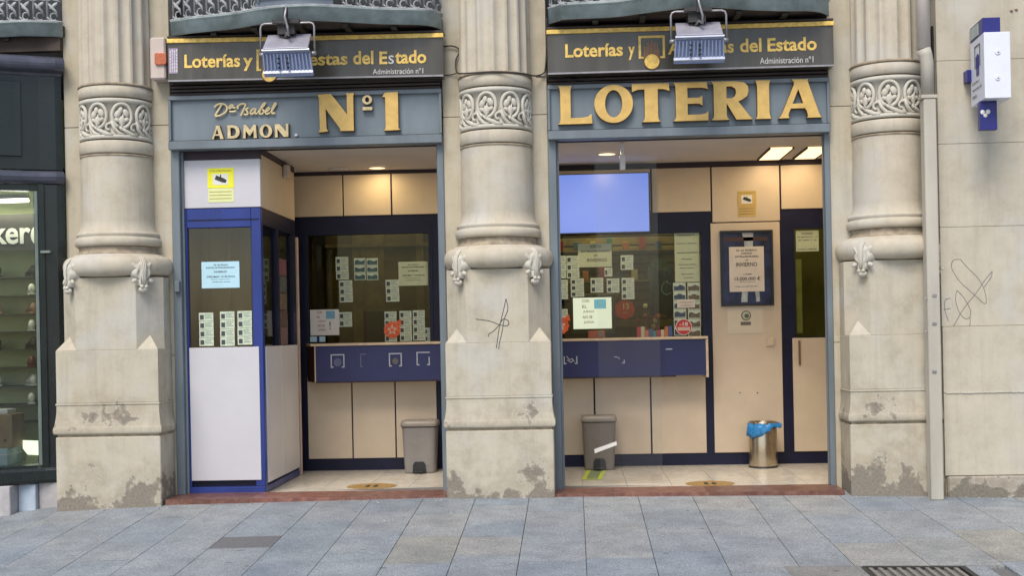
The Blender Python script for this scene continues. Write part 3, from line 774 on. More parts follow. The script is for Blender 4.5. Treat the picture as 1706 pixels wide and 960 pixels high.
for nm, (xa, xb, l1, l2) in enumerate(((-2.985,-.935,'red marble step under the booth entrance on the left','slate blue metal frame round the entrance with the blue booth'),
                                       (-.160,1.900,'red marble step under the entrance with the drain bin, right','slate blue metal frame round the entrance with the big screen'))):
    if nm == 1: l1 = 'red marble step of the entrance in front of the steel bin'
    st_, fr = entrance(xa, xb, l1, l2, nm)
    zt = 2.985; zh = 2.585
    jw = .062 if nm == 0 else .06
    jr = .050 if nm == 0 else .040
    MB().box(xa, xa+jw, -.012, .10, -.003, zh+.02, .004).build('jamb', M['frame'], fr)
    MB().box(xb-jr, xb, -.012, .07, -.003, zh+.02, .004).build('jamb', M['frame'], fr)
    MB().box(xa+jw, xa+jw+.018, .03, .09, -.003, zh-.002, .002).build('guide_rail', M['frame'], fr)
    MB().box(xb-jr-.006, xb-jr, .03, .065, -.003, zh-.002, .002).build('guide_rail', M['frame'], fr)
    FR.append((xa, xb, fr))
    # small lock box on the left jamb
    if nm == 0:
        x_, z_ = at(296,477,-.02); MB().box(x_-.018,x_+.02,-.05,-.013,z_-.045,z_+.04,.004).build('lock_box', M['frame'], fr)
    # name board
    nb_ = thing('name_board', ['slate blue board with gold words ADMON. and Nº1', 'slate blue board with large gold letters LOTERIA'][nm], 'sign board', ((xa+xb)/2,-.05,2.78), 'slate blue name boards')
    x0, x1 = xa+.003, xb-.003
    zl0, zl1 = 2.585, 2.648
    MB().box(x0,x1,-.075,.05,zl0,zl1,.004).build('lower_rail', M['frame'], nb_)
    MB().box(x0,x1,-.030,.04,zl1+.006,zt-.012).build('panel', M['board'], nb_)
    MB().box(x0,x1,-.060,.05,zt-.03,zt+.003,.004).build('top_rail', M['frame'], nb_)
    MB().box(x0,x0+.020,-.060,.05,zl1+.006,zt-.032,.003).build('side_rail', M['frame'], nb_)
    MB().box(x1-.020,x1,-.060,.05,zl1+.006,zt-.032,.003).build('side_rail', M['frame'], nb_)
    MB().box(x0,x1,-.055,.05,zl1,zl1+.006).build('shadow_gap', M['gap'], nb_)
    # shutter slats above
    sh = thing('roller_shutter', ['dark roller shutter slats above the board with ADMON.', 'dark roller shutter slats above the board with LOTERIA'][nm], 'shutter', ((xa+xb)/2,0,3.0), 'dark roller shutters')
    z = zt+.006
    while z < 3.16:
        y_ = -.02
        m = MB(); m.prism([(y_,z),(y_-.012,z+.004),(y_-.014,z+.018),(y_,z+.024),(y_+.01,z+.024),(y_+.01,z)], xa+.012, xb-.012, axis='x'); m.build('slat', M['slat'], sh)
        z += .0265
    # long illuminated-type sign
    u0,v0,u1,v1 = ((279,64,738,134),(912,44,1389,118))[nm]
    yS = -.16
    sx0 = at(u0,100,yS)[0]; sx1 = at(u1,90,yS)[0]
    zS0 = at((u0+u1)/2, (v0+v1)/2+35+ (1 if nm==0 else 3), yS)[1]; zS0 = [at(279,136,yS)[1], at(913,124,yS)[1]][nm]; zS1 = [at(279,63,yS)[1], at(913,48,yS)[1]][nm]
    sg = thing('fascia_sign', ['dark fascia sign in gold letters above the board with ADMON.','dark fascia sign in gold letters above the board with LOTERIA'][nm], 'shop sign', ((sx0+sx1)/2,yS,zS0), 'dark fascia signs with gold lettering')
    MB().box(sx0,sx1,yS,-.03,zS0,zS1-.004,.003).build('sign_panel', M['acrylic'], sg)
    MB().box(sx0-.003,sx1+.003,yS-.014,yS-.001,zS1-.040,zS1-.008,.003).build('gold_strip', M['gold_print'], sg)
    MB().box(sx0-.002,sx1+.002,yS-.006,-.025,zS1-.003,zS1+.014,.003).build('top_cap', M['slat'], sg)
    MB().box(sx0,sx1,yS-.004,yS-.0005,zS0,zS0+.012).build('bottom_edge', M['acrylic_edge'], sg)
    # lettering
    yl = yS-.0005
    if nm == 0: seg = [('Loterías y',307,421,(110,118),(92,91)),('Apuestas',455,579,None,None),('del',588,622,None,None),('E',632,645,None,None),('s',648,656,None,None),('tado',657,710,None,None)]
    zb_ = [at(307,113,yl)[1], at(942,96,yl)[1]][nm]; zt_ = zb_+.095
    def bt(s_, ua, ub, hi=1.0, lo=0, mat=None, bold=.024):
        x_a = at(ua,100,yl)[0]; x_b = at(ub,100,yl)[0]
        return text('lettering', s_, x_a, x_b, zb_-lo, zb_+.095*hi, yl, mat or M['gold_print'], sg, bold=bold, thick=.004)
    if nm == 0:
        bt('Loterías', 307, 400, 1.04); bt('y', 405, 421, .70, .03)
        bt('Apuestas', 458, 579, 1.0, .028); bt('del', 588, 622, 1.05); bt('E', 632, 645, .97); bt('s', 647, 656, .66, 0, M['white_print'], 0); bt('tado', 658, 710, 1.03)
        e0,e1,et,eb,bc,br = 427,470,80,116,(449,122),12.5
        text('small_lettering','Administración nº1', at(621,120,yl)[0], at(705,120,yl)[0], at(660,119,yl)[1], at(660,110,yl)[1], yl, M['white_print'], sg, thick=.002)
    else:
        bt('Loterías', 942, 1038, 1.04); bt('y', 1047, 1058, .70, .03)
        bt('Apuestas', 1113, 1223, 1.0, .028); bt('del', 1233, 1269, 1.05); bt('Estado', 1279, 1361, 1.03)
        e0,e1,et,eb,bc,br = 1064,1108,59,97,(1086,102.5),12.5
        text('small_lettering','Administración nº1', at(1266,100,yl)[0], at(1355,100,yl)[0], at(1310,105,yl)[1], at(1310,94.5,yl)[1], yl, M['white_print'], sg, thick=.002)
    xa_, xb_ = at(e0,90,yl)[0], at(e1,90,yl)[0]; zt2 = at((e0+e1)/2,et,yl)[1]; zb2 = at((e0+e1)/2,eb,yl)[1]; w_ = .017
    m = MB(); m.box(xa_,xb_,yl-.005,yl,zt2-w_,zt2); m.box(xa_,xa_+w_,yl-.005,yl,zb2,zt2-w_); m.box(xb_-w_,xb_,yl-.005,yl,zb2,zt2-w_); m.box(xa_+w_,xa_+w_*2.1,yl-.005,yl,zb2,zb2+w_*.8); m.box(xb_-w_*2.1,xb_-w_,yl-.005,yl,zb2,zb2+w_*.8)
    m.build('emblem_bracket', M['gold_print'], sg)
    bx, bz = at(bc[0],bc[1],yl)
    m = MB()
    for q in range(11):
        xx = bx-.052+q*.0104; hh = .12-.0035*abs(q-5)**1.6 - (.02 if q%3==1 else 0)
        m.box(xx-.0022,xx+.0022,yl-.003,yl,bz+.02,min(zt2-w_*1.6,bz+hh+.04))
    m.build('emblem_streaks', M['orange_print'], sg)
    MB().prism(ell(bx,bz,.056,.056,32), yl-.010, yl, 'y').build('emblem_ball', M['gold_print'], sg)
    MB().tube([(bx+.056*math.cos(2*PI*q/32),yl-.010,bz+.056*math.sin(2*PI*q/32)) for q in range(33)], .003, 6, cap=False).build('emblem_rim', M['gold_side'], sg)
    if nm == 0:
        # purple fine print on the sign's left end
        xq0, xq1, zq0, zq1 = rect(281,80,296,122,yl)
        MB().box(xq0,xq1,yl-.002,yl,zq0,zq1).build('sticker', simple('mauve_sticker',(.30,.24,.32),.6), sg)
        m = MB()
        for q in range(4):
            xx = xq0+.008+q*.016
            zz_ = zq0+.01
            while zz_ < zq1-.02:
                l_ = rnd.uniform(.006,.022); m.box(xx,xx+.007,yl-.0032,yl-.002,zz_,zz_+l_); zz_ += l_+.006
        m.build('sticker_print', M['creamgrey'], sg)
    if nm == 0: sg.location.z -= .010; sg.rotation_euler.y = .0095
    # big letters
    yb_ = -.036
    if nm == 1:
        spec = [('L',929,987,152,217),('O',990,1055,151,214),('T',1053,1116,147,213),('E',1121,1180,145,211),('R',1184,1254,142,208),('I',1258,1285,139,206),('A',1296,1370,138,204)]
        for (ch, ua, ub, va, vb) in spec:
            um = (ua+ub)/2; x_a, x_b = at(ua,180,yb_-.03)[0], at(ub,180,yb_-.03)[0]
            letter_obj('letter', LET[ch], x_a, x_b, 2.692, 2.975, yb_+.004, .045, M['gold'], M['gold_side'], nb_)
    else:
        for (ch, ua, ub, va, vb) in [('N',529,592,0,0),('1',637,667,0,0)]:
            x_a, x_b = at(ua,190,yb_-.03)[0], at(ub,190,yb_-.03)[0]
            letter_obj('letter', LET[ch], x_a, x_b, 2.682, 2.969, yb_+.004, .045, M['gold'], M['gold_side'], nb_)
        x_, z_ = at(613,167,yb_-.02); x0o, x1o = at(604.5,167,yb_)[0], at(621.5,167,yb_)[0]
        letter_obj('letter', [ell(.5,.5,.5,.5,28), ell(.5,.5,.18,.26,20)], x0o, x1o, at(613,175.5,yb_)[1], at(613,159.5,yb_)[1], yb_+.004, .04, M['gold_pale'], M['gold_side'], nb_)
        letter_obj('letter', [[(0,.1),(.08,0),(.92,0),(1,.1),(1,.9),(.92,1),(.08,1),(0,.9)]], x0o, x1o, at(613,185,yb_)[1], at(613,179,yb_)[1], yb_+.004, .035, M['gold_pale'], M['gold_side'], nb_)
        for (ch, ua, ub) in [('A',352,374),('D',378,400),('M',404,429),('O',432.5,454),('N',457,482)]:
            x_a, x_b = at(ua,220,yb_-.02)[0], at(ub,220,yb_-.02)[0]
            letter_obj('letter', LET[ch], x_a, x_b, at(425,231,yb_)[1], at(425,208.5,yb_)[1], yb_+.004, .03, M['gold_pale'], M['gold_side'], nb_)
        x_, z_ = at(493,225,yb_-.02); MB().ball((x_,yb_-.01,z_),.013,.012,.013,12,8).build('full_stop', M['white'], nb_)
        Zs = 10.6625
        strokes = [[(180,310),(230,262),(310,242),(385,270),(408,335),(370,400),(285,450),(200,466)],[(310,262),(270,330),(225,400),(195,462)],
            [(505,255),(460,280),(440,322),(475,318),(515,262),(510,305),(555,318)],[(445,380),(510,384),(572,370)],
            [(610,330),(592,300),(640,256),(700,243),(735,262),(715,320),(680,400),(652,455)],
            [(790,315),(745,345),(770,385),(775,425),(735,438),(705,420)],
            [(895,325),(845,360),(825,405),(855,425),(900,380),(918,325),(905,385),(915,420),(945,415)],
            [(950,405),(1010,335),(1075,260),(1088,225),(1062,238),(1010,320),(985,400),(1005,428),(1048,405),(1062,360),(1030,352)],
            [(1075,400),(1120,372),(1160,338),(1148,315),(1112,340),(1092,392),(1112,426),(1172,402)],
            [(1180,400),(1240,312),(1278,250),(1262,232),(1228,290),(1203,378),(1216,420),(1262,398)]]
        scrawl([[(340+a/Zs,150+b/Zs) for a,b in s_] for s_ in strokes], yb_-.012, .0085, M['gold_pale'], 'script_lettering', nb_)

# ------------------------------------------------------------------ alarm box
x0,x1,z0,z1 = rect(253,64,279,134,-.09)
al = thing('alarm_box', 'beige alarm box with an orange lens beside the fascia sign', 'alarm', ((x0+x1)/2,-.05,z0))
MB().box(x0,x1,-.14,.0,z0,z1,.012).build('housing', M['alarm'], al)
x0,x1,z0,z1 = rect(257.5,87,277.5,108,-.15)
m = MB(); m.prism([((x0+x1)/2+(x1-x0)/2*max(-1,min(1,1.25*math.cos(2*PI*q/24))), (z0+z1)/2+(z1-z0)/2*max(-1,min(1,1.25*math.sin(2*PI*q/24)))) for q in range(24)], -.158, -.140, 'y'); m.build('lens', M['alarmlens'], al, bevel=.006)

# ------------------------------------------------------------------ floodlights
def flood(uc, label, tilt_z, vtop, vfin, vbot, wpx):
    yF = -.62; x_, zt_ = at(uc, vtop, yF+.16); _, zf = at(uc, vfin, yF); _, zb_ = at(uc, vbot, yF+.10)
    t = thing('floodlight', label, 'floodlight', (x_, yF, zf), 'floodlights hung under the balconies')
    w = wpx/2/225*.94
    o_list = []
    # cover (sloping back), body plate and fins; local frame about (x_, yF, zf)
    ytop = yF+.14; ybot = yF+.07
    def quadbox(mb, xa, xb, p0, p1, th, taper=1.0):
        (ya, za), (yb2, zb2) = p0, p1; d = Vector((0,yb2-ya,zb2-za)).normalized(); nrm = Vector((0,-d.z,d.y))
        if nrm.y > 0: nrm = -nrm
        vs = []
        for q in (0, th):
            for (yy, zz, tp) in ((ya,za,1.0),(yb2,zb2,taper)):
                cx_ = x_
                for xx in (xa, xb): vs.append((cx_+(xx)*tp, yy+nrm.y*q, zz+nrm.z*q))
        mb.add(vs, [(0,1,3,2),(4,6,7,5),(0,4,5,1),(2,3,7,6),(0,2,6,4),(1,5,7,3)])
    m = MB(); quadbox(m, -w*.93, w*.93, (ytop, zt_), (yF-.01, zf), .02, 1.03); m.build('cover', M['floodtop'], t, bevel=.006)
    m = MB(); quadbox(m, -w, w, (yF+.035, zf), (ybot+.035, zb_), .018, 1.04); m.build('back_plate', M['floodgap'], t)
    nfin = 14
    for q in range(nfin):
        xx = -w+ (2*w-.009)*q/(nfin-1)
        m = MB(); quadbox(m, xx, xx+.009, (yF+.022, zf-.012), (ybot+.018, zb_+.01), .018, 1.04); m.build('fin', M['flood'], t)
    m = MB(); quadbox(m, -w*1.0, w*1.0, (yF+.018, zf), (yF+.014, zf-.012), .036); m.build('top_rim', M['flood'], t)
    m = MB(); quadbox(m, -w*1.05, w*1.05, (ybot+.022, zb_+.022), (ybot+.016, zb_+.002), .032); m.build('bottom_rim', M['flood'], t)
    for qx in (-.05,.015):
        for qz in (.3,.5,.7):
            m = MB(); zz = zf+(zb_-zf)*qz; m.ball((x_+qx-.01,yF+.03+.03*qz-.01,zz),.009,.02,.006,8,6); m.build('screw', M['cable'], t)
    # U bracket
    zU = at(uc, vtop-24, yF+.06)[1]; zp = at(uc, vfin+4, yF+.03)[1]; wb = w*1.14; yb3 = yF+.06
    m = MB(); m.tube([(x_-wb,yb3,zp),(x_-wb,yb3,zU-.03),(x_-wb+.008,yb3,zU-.008),(x_-wb+.03,yb3,zU),(x_-wb*.55,yb3,zU),(x_+wb*.55,yb3,zU),(x_+wb-.03,yb3,zU),(x_+wb-.008,yb3,zU-.008),(x_+wb,yb3,zU-.03),(x_+wb,yb3,zp)], .0075, 8); m.build('bracket', M['brkt'], t)
    for s_ in (-1,1): MB().tube([(x_+s_*wb*1.06,yb3,zp),(x_+s_*w*.95,yb3,zp)], .015, 12).build('pivot_bolt', M['brkt'], t)
    m = MB(); m.box(x_-.10,x_+.09,yb3-.03,yb3+.10,zU-.006,zU+.022); m.box(x_-.07,x_+.05,yb3,yb3+.07,zU-.075,zU-.004); m.box(x_-.015,x_+.015,yb3-.06,yb3-.03,zU-.02,zU+.10); m.build('clamp', M['cable'], t)
    m = MB(); sx_ = 1 if uc > 800 else -1
    m.tube([(x_-.012*sx_+.0,yb3-.07,zU+.10),(x_+.0,yb3-.075,zU+.03),(x_+.02*1,yb3-.08,zU-.05),(x_+.022,yb3-.06,zU-.10),(x_+.0,yb3-.02,zt_+.005),(x_-.02,yF+.08,zt_-.02)], .0085, 8); m.build('cable', M['brkt'], t)
    m = MB(); m.ball((x_-.015,yF+.09,zt_-.022),.03,.02,.02,10,6); m.build('cable_gland', M['cable'], t)
    return t
flood(484, 'grey finned floodlight hanging over the fascia sign above ADMON.', 0, 62, 84, 126, 80)
flood(1161.5, 'grey finned floodlight hanging over the fascia sign above LOTERIA', 0, 42, 62, 104, 80)

# ------------------------------------------------------------------ balconies
def balcony(bot, ztop_off, x_ends, label, rail=(0,1), plate=None):
    ZB = bot['z']; pl = []
    for (u, v) in bot['p']:
        x, y = atz(u, v, ZB); pl.append((x, max(-1.2,min(-.04,y))))
    # smooth
    out = []
    for i in range(len(pl)-1):
        p0,p1,p2,p3 = [Vector(pl[max(0,min(len(pl)-1,j))]) for j in (i-1,i,i+1,i+2)]
        for q in range(5):
            t_=q/5; out.append(tuple(.5*((2*p1)+(-p0+p2)*t_+(2*p0-5*p1+4*p2-p3)*t_*t_+(-p0+3*p1-3*p2+p3)*t_**3)))
    out.append(pl[-1])
    t = thing('balcony', label, 'balcony', (sum(p[0] for p in pl)/len(pl), -.3, ZB), 'wrought iron balconies above the shops')
    poly = [(out[0][0], .0)]+out+[(out[-1][0], .0)]
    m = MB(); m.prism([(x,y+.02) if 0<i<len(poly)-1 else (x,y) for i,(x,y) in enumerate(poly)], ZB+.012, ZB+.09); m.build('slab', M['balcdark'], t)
    # edge band
    n = len(out); vs=[]; fs=[]; H=.103
    for (o_, z) in ((.022,0),(0,0),(0,H-.012),(-.012,H-.008),(-.014,H+.004),(.022,H+.006)):
        vs += [(x, y+o_, ZB+z) for x,y in out]
    for j in range(5):
        for i in range(n-1): fs.append((j*n+i,j*n+i+1,(j+1)*n+i+1,(j+1)*n+i))
    MB().add(vs, fs, True).build('edge_band', M['balc'], t)
    m = MB(); m.tube([(x,y-.006,ZB+H+.006) for x,y in out], .009, 8); m.build('bead', M['balciron'], t)
    # joists beneath
    xa, xb = out[0][0], out[-1][0]
    k_ = int((xb-xa)/.30)
    for q in range(1, k_):
        xx = xa+(xb-xa)*q/k_; yy = min(out, key=lambda p: abs(p[0]-xx))[1]
        MB().box(xx-.02,xx+.02,yy+.05,.0,ZB-.02,ZB+.010).build('joist', M['iron'], t)
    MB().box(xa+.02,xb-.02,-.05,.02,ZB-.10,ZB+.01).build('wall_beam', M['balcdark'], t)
    # railing motif
    def motif():
        m = MB(); 
        m.tube([(0,0,0),(0,0,.5)], .009, 6)
        m.tube([(.047+.025*math.cos(a_),-.004,.035+.027*math.sin(a_)) for a_ in [2*PI*q/14 for q in range(13)]], .006, 6)
        m.tube([(.072,-.006,.035),(.062,-.012,.075),(.035,-.014,.10),(.012,-.01,.13)], [.006,.010,.013,.007], 6)
        m.ball((.050,-.014,.118), .036, .010, .013, 10, 6, Matrix.Rotation(R(-42),3,'Y'))
        m.ball((.036,-.016,.098), .020, .008, .010, 8, 6, Matrix.Rotation(R(-10),3,'Y'))
        m.tube([(.0,-.004,.03),(.02,-.006,.01),(.05,-.006,.003),(.095,-.004,.0)], .006, 6)
        m.tube([(.0,-.002,.15),(.03,-.004,.165),(.06,-.004,.16),(.095,-.002,.15)], .006, 6)
        m.tube([(.047+.028*math.cos(a_),-.004,.215+.03*math.sin(a_)) for a_ in [2*PI*q/14 for q in range(13)]], .006, 6)
        m.ball((.050,-.012,.28), .034, .010, .013, 10, 6, Matrix.Rotation(R(-42),3,'Y'))
        return m.mesh('iron_scroll', M['balciron'])
    me = motif(); acc = 0; last = out[0]; d_ = 0; P = .098
    lens = [0]
    for a, b in zip(out, out[1:]): lens.append(lens[-1]+math.hypot(b[0]-a[0], b[1]-a[1]))
    tot = lens[-1]; q = .02
    while q < tot-.09:
        for i in range(len(out)-1):
            if lens[i] <= q <= lens[i+1]:
                f = (q-lens[i])/max(1e-6,lens[i+1]-lens[i]); x = out[i][0]+f*(out[i+1][0]-out[i][0]); y = out[i][1]+f*(out[i+1][1]-out[i][1]); ang = math.atan2(out[i+1][1]-out[i][1], out[i+1][0]-out[i][0]); break
        if not (plate and plate[0] <= x <= plate[1]):
            o = bpy.data.objects.new('iron_scroll', me); C.objects.link(o); o.parent = t; o.matrix_parent_inverse = root_inv(t)
            o.matrix_basis = Matrix.Translation((x, y+.02, ZB+H+.01)) @ Matrix.Rotation(ang, 4, 'Z')
        q += P
    if plate:
        pp = [(x,y) for x,y in out if plate[0]-.02 <= x <= plate[1]+.02]; n = len(pp)
        vs = [(x,y+.015+o_,ZB+H+.012+z) for o_,z in ((0,0),(0,.5),(.01,.5),(.01,0)) for x,y in pp]
        MB().add(vs, [(j*n+i,j*n+i+1,((j+1)%4)*n+i+1,((j+1)%4)*n+i) for j in range(4) for i in range(n-1)]).build('plate', M['balcplate'], t)
        m = MB(); m.tube([(x,y+.0,ZB+H+.075) for x,y in pp], .007, 6); m.build('plate_rail', M['balciron'], t)
    return t
ZBAL = at(284.6,59,-.16)[1]; ZBL = at(104,60.7,-.06)[1]; ZBR = at(914,39,-.16)[1]
balcony({'z':ZBAL,'p':[(284.6,59),(300,57),(323,53.5),(387,47),(434,39),(475,35),(519,33.5),(563,35),(600,37),(636,39),(695,40),(718,42.5),(731,47),(737,52)]}, 0, None, 'serpentine iron balcony with the floodlight above ADMON.', plate=(atz(428,20,3.5)[0], atz(560,20,3.5)[0]))
balcony({'z':ZBR,'p':[(914,39),(930,34),(945,31),(1019,27.5),(1079,20),(1139,12.5),(1184,11),(1244,15),(1303,17),(1348,17),(1370,20),(1381,26)]}, 0, None, 'serpentine iron balcony with the floodlight above LOTERIA')
balcony({'z':ZBL,'p':[(-110,52),(-70,56),(-30,60),(0,60.6),(35,59),(70,59.4),(95,60.2),(107,63)]}, 0, None, 'iron balcony at the top left above the shoe shop')

# ------------------------------------------------------------------ cables on the central pier
cb = thing('wall_cables', 'thin dark cables looping over the middle column', 'cable', (-.5,-.02,3.0))
def cable(pts, r=.006, mat='cable'):
    P_ = []
    for (u, v, y) in pts: x, z = at(u, v, y); P_.append(Vector((x,y,z)))
    sm = []
    for i in range(len(P_)-1):
        p0,p1,p2,p3 = P_[max(i-1,0)],P_[i],P_[i+1],P_[min(i+2,len(P_)-1)]
        for q in range(6):
            t_=q/6; sm.append(.5*((2*p1)+(-p0+p2)*t_+(2*p0-5*p1+4*p2-p3)*t_*t_+(-p0+3*p1-3*p2+p3)*t_**3))
    sm.append(P_[-1]); MB().tube(sm, r, 6).build('cable', M[mat], cb)
cable([(741,77,-.02),(752,76,-.02),(763,80,-.02),(765,88,-.02),(760,98,-.02),(759,110,-.04),(762,121,-.1),(775,122,-.25),(825,119,-.30),(870,122,-.25),(890,126,-.08),(905,122,-.02),(909,110,-.02),(911,70,-.02),(911,30,-.02)])
cable([(741,125,-.01),(752,124,-.01),(760,122,-.03)],.004)
cable([(885,126,-.08),(905,127,-.02),(925,128,-.05),(980,134,-.045),(1060,137,-.04)],.0035)
cable([(893,128,-.06),(915,130,-.05),(960,136,-.045)],.0035)
# ------------------------------------------------------------------ ticket office interior
YB = 1.60
room = [(-2.40, 2.55), (0, 2.60)]
fl = thing('floor', None, None, (0,.8,0), kind='structure')
MB().box(-2.98, 2.62, .052, 2.9, -.12, -.008).build('grout_bed', M['grout'], fl)
tw = .334; me_cache = {}
xj = at(1047,816,.02)[0]
i0 = math.floor((-2.36-xj)/tw)
for i in range(i0, i0+16):
    a = max(xj+i*tw, -2.975); b = min(a+tw if a > -2.97 else xj+(i+1)*tw, 2.55)
    if b-a < .03: continue
    for j in range(5):
        y0 = .055+j*tw; y1 = min(y0+tw, YB+.02)
        if y1-y0 < .02: continue
        MB().box(a+.0015,b-.0015,y0+.0015,y1-.0015,-.02,0).build('floor_tile', M['tile'], fl)
cl = tag(MB().box(-2.98,2.62,.10,3.2,2.61,2.66).build('ceiling', M['ceil']), kind='structure')
for (nm, xa, xb) in (('wall_right',2.50,2.56),('wall_left',-3.06,-3.0)):
    tag(MB().box(xa,xb,.10,3.2,0,2.609).build(nm, M['cream']), kind='structure')
tag(MB().box(-3.0,2.5,3.0,3.06,0,2.609).build('wall_back', M['olive']), kind='structure')
mbw = MB().box(-2.98,2.60,.101,.13,2.586,2.609); 
cv = tag(mbw.build('ceiling_trim', M['dkcove']), kind='structure')

def holes_mesh(x0,x1,z0,z1,holes,y0,y1):
    xs = sorted({x0,x1}|{h[0] for h in holes}|{h[1] for h in holes}); zs = sorted({z0,z1}|{h[2] for h in holes}|{h[3] for h in holes}); m = MB()
    for a,b in zip(xs,xs[1:]):
        run = None
        for c_,d in zip(zs,zs[1:]):
            mx,mz=(a+b)/2,(c_+d)/2
            if any(h[0]<mx<h[1] and h[2]<mz<h[3] for h in holes): continue
            m.box(a,b,y0,y1,c_,d)
    return m
WL = list(rect(513,390,715,571,YB)); WR = list(rect(930,390,1170,563,YB)); WD = list(rect(1325,380,1392,561,YB)); WR[0] = -.45; WD[1] = 2.40
WR[2] = WL[2] = 1.10
ow = thing('partition_wall', 'navy framed partition with cream panels and ticket windows at the back', 'partition', (0,YB,0))
holes_mesh(-2.75,2.50,0,2.609,[WL,WR,WD],YB+.012,YB+.07).build('navy_frame', M['navy'], ow)
def panel(u0,v0,u1,v1,mat='cream',name='panel',x0=None,x1=None,z0=None,z1=None,par=None):
    a,b,c_,d = rect(u0,v0,u1,v1,YB)
    a = x0 if x0 is not None else a; b = x1 if x1 is not None else b; c_ = z0 if z0 is not None else c_; d = z1 if z1 is not None else d
    return MB().box(a+.002,b-.002,YB,YB+.02,c_,d,.002).build(name, M[mat], par or ow)
ZP0, ZP1 = 2.205, 2.565
for (a,b) in ((495,570.5),(572,651),(653,740)): panel(a,292,b,358,z0=at(600,359,YB)[1],z1=at(600,291,YB)[1],x0=-2.55 if a==495 else None)
zt_r = at(1200,278,YB)[1]
panel(1086,282,1184,353,z1=zt_r); panel(1186,279,1299,369,z1=zt_r); panel(1301,276,1400,347,z1=zt_r,x1=2.42)
MB().box(-.9,at(1083,300,YB)[0],YB,YB+.02,2.2,zt_r,.002).build('panel', M['cream'], ow)
zl0, zl1 = .105, at(620,630,YB)[1]
for (a,b) in ((513,586.5),(588,658.5),(660,728)): panel(a,640,b,770,z0=zl0,z1=.82)
for (a,b) in ((900,990),(992,1084),(1086,1177)): panel(a,640,b,760,z0=zl0,z1=.82)
MB().box(-2.6,2.5,YB+.004,YB+.012,2.568,2.609).build('cove_trim', M['dkcove'], ow)
# glazed panes
for (h, nm_) in ((WL,'pane'),(WR,'pane'),(WD,'pane')):
    MB().box(h[0],h[1],YB+.035,YB+.041,h[2],h[3]).build('pane', M['glass'], ow)
# inner frame ledges
for h in (WL, WR):
    m = MB(); m.box(h[0],h[1],YB+.004,YB+.012,h[3],h[3]+.03); m.box(h[0]-.03,h[0],YB+.004,YB+.012,h[2],h[3]+.03); m.box(h[1],h[1]+.03,YB+.004,YB+.012,h[2],h[3]+.03); m.build('window_frame', M['navy'], ow)
# door with poster
dr = thing('office_door', 'cream flush door behind the steel bin with a framed poster on it', 'door', (1.6,YB,0))
a,b,c_,d = rect(1187,371,1303,764,YB)
MB().box(a+.002,b-.002,YB-.006,YB+.011,zl0,d,.003).build('door_leaf', M['cream'], dr)
for (u,v) in ((1233,655),(1262,655)): x_,z_=at(u,v,YB-.007); MB().ball((x_,YB-.006,z_),.006,.003,.006,8,5).build('screw_hole', M['ink'], dr)
gd = thing('glass_side_door', 'dark navy door with green glass and cream lower panel by the right jamb', 'door', (2.1,YB,0))
a,b,c_,d = rect(1322,563,1382,762,YB); MB().box(a,2.25,YB-.008,YB+.011,zl0,d,.003).build('lower_panel', M['cream'], gd)
x_,z_ = at(1332,588,YB-.03); m=MB(); m.box(x_-.009,x_+.009,YB-.035,YB-.024,z_-.105,z_+.105,.003); m.box(x_-.005,x_+.005,YB-.026,YB-.008,z_-.09,z_-.08); m.box(x_-.005,x_+.005,YB-.026,YB-.008,z_+.08,z_+.09); m.build('handle', simple('bronze_handle',(.25,.15,.09),.4,metal=.5), gd)
# office interior furniture behind the glass
of = thing('office_shelving', 'brown wooden shelving dimly seen through the ticket windows', 'shelving', (0,2.6,0))
m = MB(); m.box(-2.3,-.95,2.45,2.5,0,2.6); m.build('back_board', M['olive'], of)
for (a,b) in ((-2.05,-1.75),(-1.45,-1.38)): MB().box(a,b,2.42,2.448,.3,2.6).build('board', M['olive2'], of)
MB().box(-2.3,-.95,2.40,2.448,2.0,2.03).build('shelf', M['olive2'], of)
MB().box(-.5,2.3,2.45,2.5,0,2.6).build('back_board', M['olive'], of)
for q in range(16): MB().box(-.5,1.25,2.42,2.448,1.2+.085*q,1.2+.085*q+.07,.004).build('board', M['olive2'], of)
MB().box(1.35,2.4,2.40,2.448,0,2.6).build('board', simple('olive_green_panel',(.16,.17,.06),.6,var=.3,sc=2), of)
ch_ = thing('office_chair', 'dark chair back dimly seen through the left ticket window', 'chair', (-1.73,2.1,0))
m = MB(); m.box(-1.90,-1.55,2.05,2.12,.75,1.42,.03); m.build('backrest', M['darkin'], ch_)
m = MB(); m.box(-1.92,-1.52,1.8,2.12,.42,.52,.03); m.build('seat', M['darkin'], ch_)
m = MB(); m.tube([(-1.73,1.95,.02),(-1.73,1.95,.42)],.03,10); m.build('pedestal', M['darkin'], ch_)
dk = thing('office_desk', 'dark desk behind the ticket windows', 'desk', (0,2.0,0))
m = MB(); m.box(-2.3,1.3,1.72,2.35,.98,1.02); m.build('desk_top', M['darkin'], dk)
m = MB(); m.box(-2.3,1.3,1.72,1.75,.0,.98); m.build('modesty_panel', M['darkin'], dk)

